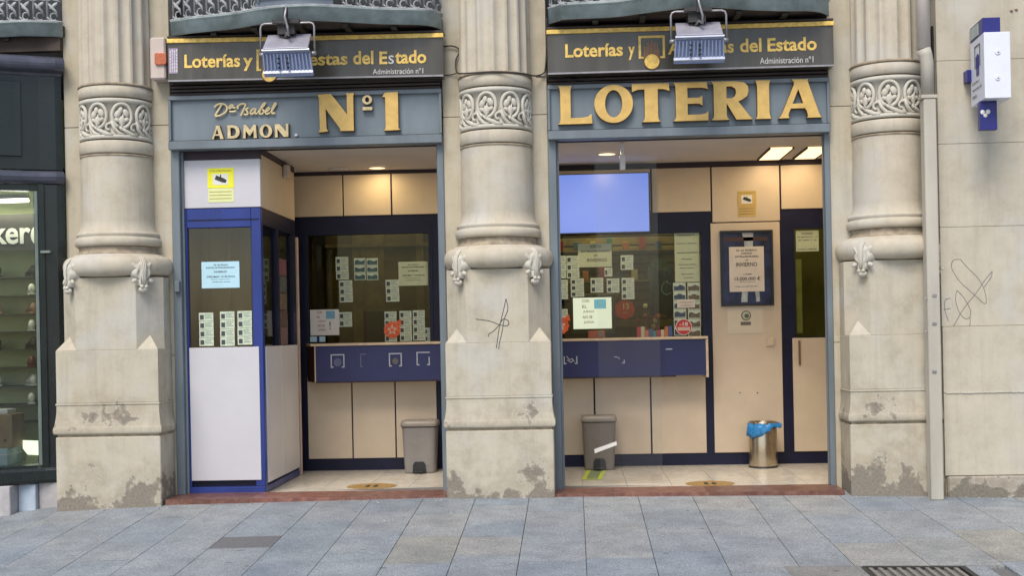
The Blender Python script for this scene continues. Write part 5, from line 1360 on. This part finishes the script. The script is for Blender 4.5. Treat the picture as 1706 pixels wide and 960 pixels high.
# ceiling lights
for (us, lab) in (((1269,1311,1284,1325),'nearer one'),((1329,1371,1345,1386),'x')): pass
def ceil_panel(pts, label):
    zq = 2.604
    P_ = [atz(u,v,zq) for u,v in pts]; xa = min(p[0] for p in P_); xb = max(p[0] for p in P_)
    return P_
CL = [ceil_panel([(1283,247),(1311,247),(1301,265),(1269,265)],''), ceil_panel([(1343,246),(1371,246),(1362,264),(1328,264)],'')]
lmat = emit('warm_tube_panel',(1.0,.72,.36),1.15,(.4,.35,.25))
for P_, lab in zip(CL, ('glowing ceiling panel nearer the screen, of the pair at the right','glowing ceiling panel nearer the right jamb, of the pair at the right')):
    xm = sum(p[0] for p in P_)/4; ym0 = min(p[1] for p in P_); ym1 = max(p[1] for p in P_)
    ym0=max(.35,ym0); ym1=min(1.5,ym1)
    t = thing('ceiling_light', lab, 'ceiling light', (xm,(ym0+ym1)/2,2.60), 'warm ceiling light panels')
    MB().box(xm-.085,xm+.085,ym0,ym1,2.597,2.608).build('diffuser', lmat, t)
    m=MB(); m.box(xm-.10,xm-.086,ym0-.01,ym1+.01,2.594,2.608); m.box(xm+.086,xm+.10,ym0-.01,ym1+.01,2.594,2.608); m.build('trim', M['dkcove'], t)
    L = bpy.data.lights.new('panel_lamp','AREA'); L.shape='RECTANGLE'; L.size=.17; L.size_y=ym1-ym0; L.energy=1.5; L.color=(1,.78,.50)
    lo = bpy.data.objects.new('panel_lamp', L); C.objects.link(lo); lo.location=(xm,(ym0+ym1)/2,2.59); lo.parent=t; lo.matrix_parent_inverse=root_inv(t)
def downlight(x, y, label, e=14):
    t = thing('downlight', label, 'downlight', (x,y,2.6), 'round downlights')
    m=MB(); m.lathe([(.085,2.608),(.085,2.600),(.07,2.597)],x,y,28,caps=False); m.build('ring', M['white'], t)
    m=MB(); m.prism(ell(x,y,.068,.068,24),2.599,2.604); m.build('lens', lmat if e>.5 else M['white'], t)
    if e>.5:
        L = bpy.data.lights.new('spot_lamp','AREA'); L.shape='DISK'; L.size=.13; L.energy=e; L.color=(1,.78,.42)
        lo = bpy.data.objects.new('spot_lamp', L); C.objects.link(lo); lo.location=(x,y,2.594); lo.parent=t; lo.matrix_parent_inverse=root_inv(t)
xd,yd_ = atz(629,282,2.6); downlight(at(629,290,1.4)[0],1.38,'lit round downlight above the middle cream panel, left entrance',1.4)
downlight(at(563,290,1.4)[0],1.42,'unlit small downlight left of the lit one',0)
downlight(.3,.9,'round downlight hidden above the big screen',3)  # this and the next are unseen lamps lighting the middle of the room
downlight(-.55,.9,'unseen round downlight in the ceiling behind the middle pier',3)
# bright lamp inside the office
for (x,e,lb) in ((-1.7,.9,'behind the left ticket window'),(.35,5.0,'behind the right ticket window'),(1.9,1.4,'behind the side door')):
    L = bpy.data.lights.new('office_lamp','AREA'); L.size=.4; L.energy=e; L.color=(1,.86,.5)
    t = thing('office_light','ceiling light inside the office '+lb,'ceiling light',(x,2.05,2.6),'office ceiling lights')
    MB().box(x-.2,x+.2,1.95,2.15,2.595,2.608).build('diffuser', lmat, t)
    lo = bpy.data.objects.new('office_lamp', L); C.objects.link(lo); lo.location=(x,2.05,2.59); lo.parent=t; lo.matrix_parent_inverse=root_inv(t)

# ------------------------------------------------------------------ glass door leaf in the right entrance
x0 = at(997,600,.35)[0]; x1 = at(1100,600,.35)[0]
gl = thing('glass_door', 'frameless glass door leaf standing in front of the right counter', 'glass door', ((x0+x1)/2,.35,0))
MB().box(x0,x1,.345,.355,.02,2.50).build('pane', M['glassleaf'], gl)
x_,z_ = at(1037,270,.33)
MB().box(x_-.022,x_+.022,.31,.345,z_-.06,z_+.055,.006).build('hanger', M['white'], gl); MB().box(x_-.012,x_+.012,.30,.36,z_+.04,2.60,.004).build('rail_arm', M['white'], gl)
p = [at(u,v,.34) for u,v in ((990,749),(1027,736),(1028,742),(991,756))]; MB().prism(p,.3435,.3445,'y').build('white_tape', M['paper'], gl)
# ------------------------------------------------------------------ bins
def pedal_bin(u0,u1,vt,vb,y,label,mb_,ml):
    x0,x1,_,_ = rect(u0,vt,u1,vb,y); cx=(x0+x1)/2; w=(x1-x0)/2; H=at((u0+u1)/2,vt,y)[1]; d=w*.85; cy=y+d
    t=thing('pedal_bin',label,'bin',(cx,cy,0),'plastic pedal bins')
    def ring(f,z,n=32):
        out=[]
        for q in range(n):
            a_=2*PI*q/n; ca,sa=math.cos(a_),math.sin(a_); e=.35
            out.append((cx+w*f*math.copysign(abs(ca)**e,ca),cy+d*f*math.copysign(abs(sa)**e,sa),z))
        return out
    m=MB(); n=32; zs=[(.80,0),(.82,.02),(.93,H-.05),(.94,H-.045)]; vs=[]
    for f,z in zs: vs+=ring(f,z)
    m.add(vs,[(j*n+i,j*n+(i+1)%n,(j+1)*n+(i+1)%n,(j+1)*n+i) for j in range(len(zs)-1) for i in range(n)],True)
    m.add([],[]) ; m.f.append(list(range(n))); m.sm.append(False)
    m.build('body', mb_, t)
    m=MB(); zs=[(.95,H-.048),(1.0,H-.044),(1.0,H-.02),(.96,H-.004),(.85,H)]; vs=[]
    for f,z in zs: vs+=ring(f,z)
    m.add(vs,[(j*n+i,j*n+(i+1)%n,(j+1)*n+(i+1)%n,(j+1)*n+i) for j in range(len(zs)-1) for i in range(n)],True); m.f.append(list(range((len(zs)-1)*n,len(zs)*n))); m.sm.append(False); m.f.append(list(range(n))); m.sm.append(False)
    m.build('lid', ml, t)
    m=MB(); zs=[(.955,H-.056),(.955,H-.050)]; vs=[]
    for f,z in zs: vs+=ring(f,z)
    m.add(vs,[(i,(i+1)%n,n+(i+1)%n,n+i) for i in range(n)],True); m.build('liner', M['black'], t)
    a=w*.36; yf=cy-d*.83
    m=MB(); m.prism([(cx-a,.0),(cx-a*.92,.075),(cx-a*.65,.10),(cx+a*.65,.10),(cx+a*.92,.075),(cx+a,.0)],yf-.012,yf-.004,'y'); m.build('pedal_recess', M['black'], t)
    m=MB(); m.box(cx-a*.7,cx+a*.7,yf-.05,yf-.013,.012,.026,.004); m.build('pedal', M['black'], t)
    return t
pedal_bin(666,729,702,786,1.24,'grey plastic pedal bin under the left counter',M['taupegrey'],M['taupel'])
pedal_bin(968,1029,694,781,1.27,'taupe plastic pedal bin under the right counter by the glass leaf',M['taupe'],M['taupel'])
yb_=1.25; x0,x1,_,_=rect(1250,706,1299,784,yb_); cx=(x0+x1)/2; rr_=(x1-x0)/2*.97; H=at(1275,704,yb_)[1]; cy=yb_+rr_
sb=thing('steel_bin','brushed steel bin with a blue bag folded over its rim','bin',(cx,cy,0))
m=MB(); m.lathe([(rr_*.99,.012),(rr_,.02),(rr_,H-.006),(rr_*.97,H),(rr_*.93,H-.01),(rr_*.93,.05)],cx,cy,40,caps=False); m.build('body', M['steel'], sb)
m=MB(); m.lathe([(rr_*1.01,.0),(rr_*1.03,.004),(rr_*1.02,.014),(rr_*.98,.018)],cx,cy,40); m.build('base_ring', M['black'], sb)
n=48; vs=[]; 
prof=[(.90,-.03),(.95,.004),(1.04,.006),(1.10,-.02),(1.13,-.05),(1.10,-.075)]
for j,(f,dz) in enumerate(prof):
    for q in range(n):
        a_=2*PI*q/n; wv=1+.05*math.sin(7*a_+j)+.035*math.sin(13*a_+2*j)
        drop = (0.4+1.1*max(0,math.cos(a_-R(215)))) if j>2 else 1
        ex = .22*max(0,math.cos(a_-R(-15)))**8*(1 if j>1 else 0)
        vs.append((cx+rr_*(f*wv+ex)*math.cos(a_),cy+rr_*(f*wv+ex)*math.sin(a_),H+ (dz*drop if j>2 else dz)+.006*math.sin(9*a_+3*j)-.02))
m=MB(); m.add(vs,[(j*n+i,j*n+(i+1)%n,(j+1)*n+(i+1)%n,(j+1)*n+i) for j in range(len(prof)-1) for i in range(n)],True); bgo=m.build('bag', M['bag'], sb)
so=bgo.modifiers.new('solid','SOLIDIFY'); so.thickness=.003
# floor stickers
def floor_sticker(u0,u1,v0,v1,label):
    xa,ya=atz(u0,(v0+v1)/2,0); xb,_=atz(u1,(v0+v1)/2,0); y_a=atz((u0+u1)/2,v1,0)[1]; y_b=atz((u0+u1)/2,v0,0)[1]
    cx,cy=(xa+xb)/2,max(.26,(y_a+y_b)/2); r=(xb-xa)/2
    t=thing('floor_sticker',label,'floor sticker',(cx,cy,0),'round brown floor stickers')
    MB().prism(ell(cx,cy,r,r*.95,40),.0005,.002).build('disc', M['floorsign'], t)
    m=MB()
    for sx_ in (-.16,.16): m.prism(ell(cx+sx_*r,cy-.02,r*.10,r*.24,16),.0022,.0034); m.prism(ell(cx+sx_*r,cy+.26*r,r*.08,r*.1,12),.0022,.0034)
    m.build('footprints', M['darkin'], t)
floor_sticker(579,660,805,817,'round brown floor sticker inside the left entrance')
floor_sticker(1142,1226,802,813,'round brown floor sticker inside the right entrance')
tpm=simple('worn_yellow_tape',(.45,.40,.16),.6,var=.3,sc=60)
for (xa,xb,lb) in ((at(520,818,.07)[0],at(700,818,.07)[0],'worn yellow dashed tape along the threshold of the booth entrance'),(at(940,816,.07)[0],at(1340,814,.07)[0],'worn yellow dashed tape along the threshold of the entrance with the big screen')):
    t=thing('floor_tape',lb,'tape',((xa+xb)/2,.08,0),'yellow tapes along the thresholds'); m=MB()
    x=xa
    while x<xb: m.box(x,x+.0299,.066,.0841,.0006,.0022); x+=.045
    m.box(xa,xb,.084,.1,.0006,.002)
    m.build('tape_strip', tpm, t)
P_=[atz(u,v,0.001) for u,v in ((981,784),(1006,784),(999,799),(973,799))]
ft=thing('floor_mark','faded green mark edged with lime tape in front of the taupe bin','floor mark',(P_[0][0],P_[0][1],0))
MB().prism([(P_[0][0]+.02,P_[0][1]),(P_[1][0]-.02,P_[1][1]),(P_[2][0]-.02,P_[2][1]),(P_[3][0]+.02,P_[3][1])],.0006,.0022).build('mark', M['greenpatch'], ft)
for (a,b) in ((0,3),(1,2)):
    m=MB(); s_=.017; m.prism([(P_[a][0]-s_,P_[a][1]),(P_[a][0]+s_,P_[a][1]),(P_[b][0]+s_,P_[b][1]),(P_[b][0]-s_,P_[b][1])],.0008,.0026); m.build('tape', M['limetape'], ft)
m=MB(); m.box(P_[3][0]-.02,P_[2][0]+.02,P_[2][1]-.02,P_[2][1]+.012,.0028,.0036); m.build('tape', M['limetape'], ft)

# ------------------------------------------------------------------ projecting sign at the right
ps = thing('projecting_sign','white box sign with blue fins projecting from the right hand wall','hanging sign',(3.25,-.6,2.6))
yf = -.78; yk=-.42
xf0, xf1 = at(1640,110,yf)[0], at(1684,110,yf)[0]; z0_, z1_ = at(1662,163,yf)[1], at(1662,52.5,yf)[1]
dxk = at(1617,110,yk)[0]-at(1640,110,yf)[0]
def skew(mb_, xa, xb, ya, yb2, za, zb_):  # box whose depth runs slightly sideways, as the sign hangs askew to the wall
    f = lambda y: dxk*(y-yf)/(yk-yf)
    vs=[(x+f(y),y,z) for z in (za,zb_) for y in (ya,yb2) for x in (xa,xb)]
    mb_.add(vs,[(0,2,3,1),(4,5,7,6),(0,1,5,4),(2,6,7,3),(0,4,6,2),(1,3,7,5)])
m=MB(); skew(m,xf0,xf1,yf,yk,z0_,z1_); m.build('box', M['signwhite'], ps, bevel=.004)
xq0,xq1=xf0+.02,xf1-.035
m=MB(); skew(m,xq0-.02,xq1-.02,yf+.03,yk,z1_+.001,z1_+.105); m.build('upper_fin', M['signblue'], ps, bevel=.003)
m=MB(); skew(m,xq0-.026,xq0-.0205,yf+.13,yk-.01,z1_+.012,z1_+.09); m.build('fin_face', M['signgreen'], ps)
m=MB(); skew(m,xq0-.03,xq0+.085,yf+.10,yf+.16,z0_-.195,z0_-.001); m.build('lower_fin', M['signblue'], ps, bevel=.003)
m=MB(); skew(m,xf0-.004,xf0+.0,yf+.22,yf+.26,z0_+.2,z0_+.22); 
x_,z_=at(1637,189,yf+.095); m=MB()
for (a,b,s_) in ((-.018,.010,.016),(.018,.012,.016),(0,-.012,.014)): m.ball((x_+a+.02,yf+.099,z_+b),s_,.003,s_,10,6)
m.build('logo', M['paper'], ps)
for v in (86,129):
    x_,z_=at(1662,v,yf); MB().tube([(x_,yf+.001,z_),(x_,yf-.006,z_)],[.020,.017],18).build('screw_cap', M['signwhite'], ps); MB().ball((x_+.003,yf-.006,z_-.002),.007,.005,.007,8,6).build('screw', M['steel'], ps)
m=MB(); x_=xf0+dxk; m.box(x_-.03,x_+.02,yk-.02,YW,z0_+.18,z0_+.26); m.build('wall_bracket', M['signblue'], ps)
# print on the left face (faces left)
def side_text(s_, z0, z1, ya, yb2, mat):
    src = text_mesh('t', s_, mat, .015); vs=[v.co.copy() for v in src.vertices]; xa,xb=min(v.x for v in vs),max(v.x for v in vs); a_,b_=min(v.y for v in vs),max(v.y for v in vs)
    V=[]
    for v in vs:
        t_=(v.x-xa)/(xb-xa); y=yb2+(ya-yb2)*t_; V.append((xf0+dxk*(y-yf)/(yk-yf)-.0035,y,z0+(z1-z0)*(v.y-a_)/(b_-a_)))
    me=bpy.data.meshes.new('side_print'); me.from_pydata(V,[],[list(p.vertices) for p in src.polygons]); me.update(); me.materials.append(mat); mesh_obj('side_print',me,ps)
Hh=z1_-z0_
side_text('Loterías y',z0_+Hh*.30,z0_+Hh*.36,yf+.12,yk-.05,M['greyink']); side_text('Apuestas del',z0_+Hh*.20,z0_+Hh*.26,yf+.07,yk-.05,M['greyink']); side_text('Estado',z0_+Hh*.10,z0_+Hh*.16,yf+.2,yk-.05,M['greyink'])
def facebox(ya,yb2,za,zb_,mat,nm_='side_emblem'):
    m=MB(); f=lambda y: xf0+dxk*(y-yf)/(yk-yf)
    vs=[(f(y)-o_,y,z) for o_ in (.0035,.0005) for z in (za,zb_) for y in (ya,yb2)]
    m.add(vs,[(0,1,3,2),(4,6,7,5),(0,2,6,4),(1,5,7,3),(0,4,5,1),(2,3,7,6)]); m.build(nm_, mat, ps)
ym=(yf+yk)/2-.01
facebox(ym-.07,ym+.07,z0_+Hh*.87,z0_+Hh*.89,M['greyink']); facebox(ym-.07,ym-.058,z0_+Hh*.55,z0_+Hh*.87,M['greyink']); facebox(ym+.058,ym+.07,z0_+Hh*.55,z0_+Hh*.87,M['greyink'])
for q in range(5): facebox(ym-.04+q*.018,ym-.034+q*.018,z0_+Hh*.52,z0_+Hh*(.76-.02*abs(q-2)),M['signblue'])
facebox(ym-.035,ym+.03,z0_+Hh*.42,z0_+Hh*.53,M['signblue'])
for (u,v,lb) in ((1685,17,'left'),(1693,15,'right')): x_,z_=at(u,v,YW-.003); tag(MB().ball((x_,YW-.004,z_),.012,.01,.009,10,6).build('wall_plug', M['recess']), 'small plug in the wall above the projecting sign, %s one of the two'%lb,'wall plug','wall plugs at the top right')

# ------------------------------------------------------------------ shoe shop at the left
ss = thing('shoe_shop_front','glossy black bowed shopfront of the shoe shop at the far left','shopfront',(-4.6,-.1,0))
PL = [(-3.80,-.03),(-3.84,-.06),(-3.95,-.10),(-4.10,-.17),(-4.28,-.26),(-4.50,-.34),(-4.80,-.41),(-5.2,-.46),(-6.2,-.46)]
def band(prof, mat, name, pl=PL, par=ss):
    n=len(pl); vs=[]
    nr=[]
    for i in range(n):
        a=Vector(pl[max(i-1,0)]); b=Vector(pl[min(i+1,n-1)]); d=(b-a).normalized(); nn=Vector((-d.y,d.x)); 
        if nn.y>0: nn=-nn
        nr.append(nn)
    for (o_,z) in prof: vs += [(p[0]+nr[i].x*o_,p[1]+nr[i].y*o_,z) for i,p in enumerate(pl)]
    k_=len(prof); fs=[(j*n+i,j*n+i+1,((j+1)%k_)*n+i+1,((j+1)%k_)*n+i) for j in range(k_) for i in range(n-1)]
    fs.append([j*n for j in range(k_)])
    return MB().add(vs,fs,False).build(name, mat, par, bevel=.004)
zl = lambda v,y=-.15: at(60,v,y)[1]
band([(-.15,zl(92)),(.03,zl(92))]+[(.05+.055*math.cos(a_),zl(106)+(zl(94)-zl(106))*math.sin(a_)) for a_ in [PI/2-PI*q/8 for q in range(9)]]+[(.02,zl(120)),(.01,zl(124)),(-.15,zl(124))],M['shopglossy'],'cornice')
band([(.0,zl(113)),(-.08,zl(113)),(-.08,zl(282)),(.0,zl(282))],M['shopblack'],'fascia')
# raised fascia stile and panel
band([(.02,zl(284)),(.045,zl(288)),(.05,zl(294)),(.04,zl(300)),(.015,zl(305)),(-.08,zl(305)),(-.08,zl(283))],M['shopglossy'],'moulding')
band([(.0,zl(306)),(-.08,zl(306)),(-.08,zl(317)),(.0,zl(317))],M['shopblack'],'head_rail')
band([(.018,zl(135)),(-.01,zl(135)),(-.01,zl(260)),(.018,zl(260))],M['shopblack'],'fascia_panel',pl=[p for p in [(-4.06,-.152),(-4.10,-.17),(-4.28,-.26),(-4.50,-.34),(-4.80,-.41),(-6.2,-.46)]])
band([(.012,zl(306)),(-.10,zl(306)),(-.10,zl(781)),(.012,zl(781))],M['shopblack'],'pilaster',pl=[(-3.80,-.03),(-3.84,-.06),(-3.93,-.09)])
band([(.03,zl(306)),(-.05,zl(306)),(-.05,zl(781)),(.03,zl(781))],M['shopblack'],'stile',pl=[(-3.925,-.088),(-3.965,-.107)])
MB().box(-3.93,-3.86,-.16,-.12,zl(422),zl(418)).build('catch', M['shopframe'], ss)
band([(.016,zl(318)),(-.03,zl(318)),(-.03,zl(781)),(.016,zl(781))],M['shopframe'],'glazing_trim',pl=[(-3.967,-.108),(-3.99,-.12)])
GP=[(-3.99,-.12),(-4.10,-.17),(-4.28,-.26)]; GQ=[(-4.285,-.262),(-4.50,-.34),(-4.80,-.41),(-5.2,-.46),(-6.2,-.46)]
xm=at(11,500,-.26)[0]
band([(.0,zl(318)),(-.006,zl(318)),(-.006,zl(777)),(.0,zl(777))],M['glassclear'],'pane',pl=[(-3.99,-.12),(-4.10,-.17),(-4.24,-.24)])
band([(.0,zl(318)),(-.006,zl(318)),(-.006,zl(777)),(.0,zl(777))],M['glassclear'],'pane',pl=[(-4.245,-.243),(-4.50,-.34),(-4.80,-.41),(-5.2,-.46),(-6.2,-.46)])
MB().box(-4.248,-4.238,-.25,-.235,zl(777),zl(318)).build('glazing_bar', M['shopframe'], ss)
band([(.06,zl(780)),(.075,zl(784)),(.07,zl(800)),(.05,zl(806)),(-.15,zl(806)),(-.15,zl(776)),(.02,zl(776)),(.04,zl(778))],M['shopblack'],'sill')
base=thing('shop_riser','low grey stone riser under the black shopfront','wall base',(-4.4,-.1,-.1))
for (a,b,yy,mm,nm_) in ((-6.2,-4.135,-.30,'basegrey','riser_stone'),(-4.132,-4.00,-.17,'baseblue','conduit_cover'),(-3.997,-3.79,-.12,'basegrey','riser_stone')):
    zt_=zl(806)-.002 if a<-4.01 else zl(784)
    MB().box(a,b,yy,.1,footz(max(a,-5))-.1,zt_,.006).build(nm_, M[mm], base)
# display interior
sd_=thing('display_wall','lit pale green shelving wall inside the shoe shop window','display shelving',(-4.5,.7,0))
YD=.55
MB().box(-6.2,-3.82,YD,YD+.04,0,3.0).build('back_wall', M['shopwall'], sd_)
MB().box(-3.86,-3.82,-.02,YD-.001,0,3.0).build('side_wall', M['shopwall'], sd_)
MB().box(-6.2,-3.82,.0,YD+.04,zl(330,YD)+.12,zl(330,YD)+.16).build('soffit', M['shopwall'], sd_)
MB().box(-6.2,-3.87,-.02,YD-.001,zl(779)-.03,zl(779)).build('display_floor', simple('green_display_floor',(.24,.27,.13),.5), sd_)
shelf_v=[463,493.5,524,553.5,583,613,644,674,703]
for v in shelf_v:
    z=at(40,v,YD-.1)[1]; MB().box(-6.2,-3.865,YD-.20,YD-.002,z-.006,z+.006).build('shelf', M['shopshelf'], sd_)
x0,x1,z0,z1=rect(-60,358,63,419,YD-.21)
sb2=thing('shop_sign','black sign with white letters ker inside the shoe shop','sign',(-4.4,YD-.22,z0))
MB().box(x0-.6,-3.87,YD-.23,YD-.205,z0,z1).build('board', simple('charcoal_sign_board',(.05,.045,.04),.5), sb2)
yy=YD-.231
xa=at(-12,395,yy)[0]; xb=at(51,395,yy)[0]
text('lettering','ker',xa,xb,at(20,407,yy)[1],at(20,368,yy)[1],yy,M['paper'],sb2,bold=.02,thick=.004)
cxx,czz=at(63,392,yy); MB().prism([p for p in ell(cxx,czz,.055,.075,30) if p[0]<-3.88],yy-.004,yy,'y').build('lettering_round', M['paper'], sb2)
def shoe_mesh(name, mat):
    m=MB(); secs=[]
    for (x,w,h,z0) in ((-.10,.012,.05,.0),(-.085,.026,.075,.0),(-.05,.030,.078,.0),(-.015,.030,.055,.0),(.02,.033,.042,.0),(.06,.036,.034,.0),(.09,.028,.028,.0),(.105,.010,.018,.0)):
        ring=[]
        for q in range(10):
            a_=2*PI*q/10; ring.append((x,w*math.cos(a_),h/2+.012+h/2*math.sin(a_)))
        secs.append(ring)
    vs=[p for r in secs for p in r]; n=10
    m.add(vs,[(j*n+i,j*n+(i+1)%n,(j+1)*n+(i+1)%n,(j+1)*n+i) for j in range(len(secs)-1) for i in range(n)]+[list(range(n)),list(range((len(secs)-1)*n,len(secs)*n))],True)
    m.prism([(-.105,-.022),(-.05,-.030),(.03,-.034),(.085,-.030),(.112,0),(.085,.030),(.03,.034),(-.05,.030),(-.105,.022)],0,.014)
    return m.mesh(name, mat)
sc=[('shoedark','dark'),('shoefit','white'),('shoetan','tan'),('shoefit','white'),('shoedark','dark'),('shoered','burgundy'),('shoefit','white'),('shoefit','white')]
ordw=['top','second','third','fourth','fifth','sixth','seventh','eighth']
for q,v in enumerate(shelf_v[:8]):
    me=shoe_mesh('shoe',M[sc[q][0]]); z=at(40,v,YD-.1)[1]+.007
    for (u,l2) in ((55,'right end of the'),(-5,'left part of the')):
        x=at(u,v,YD-.12)[0]
        if l2!='right end of the' and q%2: continue
        o=bpy.data.objects.new('shoe',me); C.objects.link(o); o.location=(x-.01,YD-.12,z); o.rotation_euler.z=R(115 if q%2 else 128)
        tag(o,'%s shoe on the %s %s display shelf'%(sc[q][1],l2,ordw[q]),'shoe','shoes on the display shelves')
x0,x1,z0,z1=rect(-30,690,28,742,.1); zf_=zl(779)
bx=thing('cardboard_box','brown cardboard box stacked in the shoe shop window','box',(x1-.15,.15,z0)); zq=at(12,746,.1)[1]
x0b,x1b,_,z1b=rect(-30,746,22,780,.1)
MB().box(x0b,x1b,.0,.25,zf_+.001,zq,.004).build('body', M['boxblue'], thing('pale_box','pale blue shoe box under the cardboard box in the window','box',(x1b-.15,.15,zf_)))
MB().box(x0b-.006,x1b+.006,-.006,.256,zq-.05,zq-.045).build('lid_edge', M['white'], bpy.data.objects['pale_box'])
MB().box(x0,x1,.02,.24,zq+.001,z1,.003).build('body', M['boxbrown'], bx)
MB().box(x1-.06,x1-.05,.012,.02,z0+.03,z0+.05).build('mark', M['ink'], bx)
x0,x1,_,z1=rect(-10,682,17,690,.1); tag(MB().box(x0,x1,.05,.2,bx.location.z+(at(12,690,.1)[1]-bx.location.z)+.001,z1,.004).build('white_box_lid', M['white']),'white lid lying on top of the cardboard box','lid')
p=[at(u,v,.2) for u,v in ((38,734),(67,735),(67,759),(46,758),(38,748))]
dm=thing('glow_card','bright white card glowing at the bottom of the shoe shop window','card',(p[0][0],.2,p[2][1]))
MB().prism(p,.2,.206,'y').build('card', emit('card_glow_white',(.9,1,.75),.7), dm); MB().box(p[0][0]+.02,p[2][0]-.02,.206,.26,zf_+.001,p[2][1]-.002).build('easel', M['shopwall'], dm)  # emission puts the lit look into the card; it is no lamp
# tube light
x0,x1=-5.6,at(47,335,.25)[0]; zt_=at(40,334,.25)[1]
tl=thing('tube_light','white tube light at the top of the shoe shop window','tube light',(-4.7,.25,zt_))
MB().tube([(x0,.25,zt_),(x1,.25,zt_)],.014,10).build('tube', emit('tube_white',(1,1,.9),7), tl)
MB().box(x0,x1,.235,.265,zt_+.014,zt_+.05).build('holder', M['white'], tl)
L=bpy.data.lights.new('tube_lamp','AREA'); L.shape='RECTANGLE'; L.size=1.5; L.size_y=.05; L.energy=6; L.color=(1,1,.78)
lo=bpy.data.objects.new('tube_lamp',L); C.objects.link(lo); lo.location=(-4.7,.25,zt_-.02); lo.parent=tl; lo.matrix_parent_inverse=root_inv(tl)
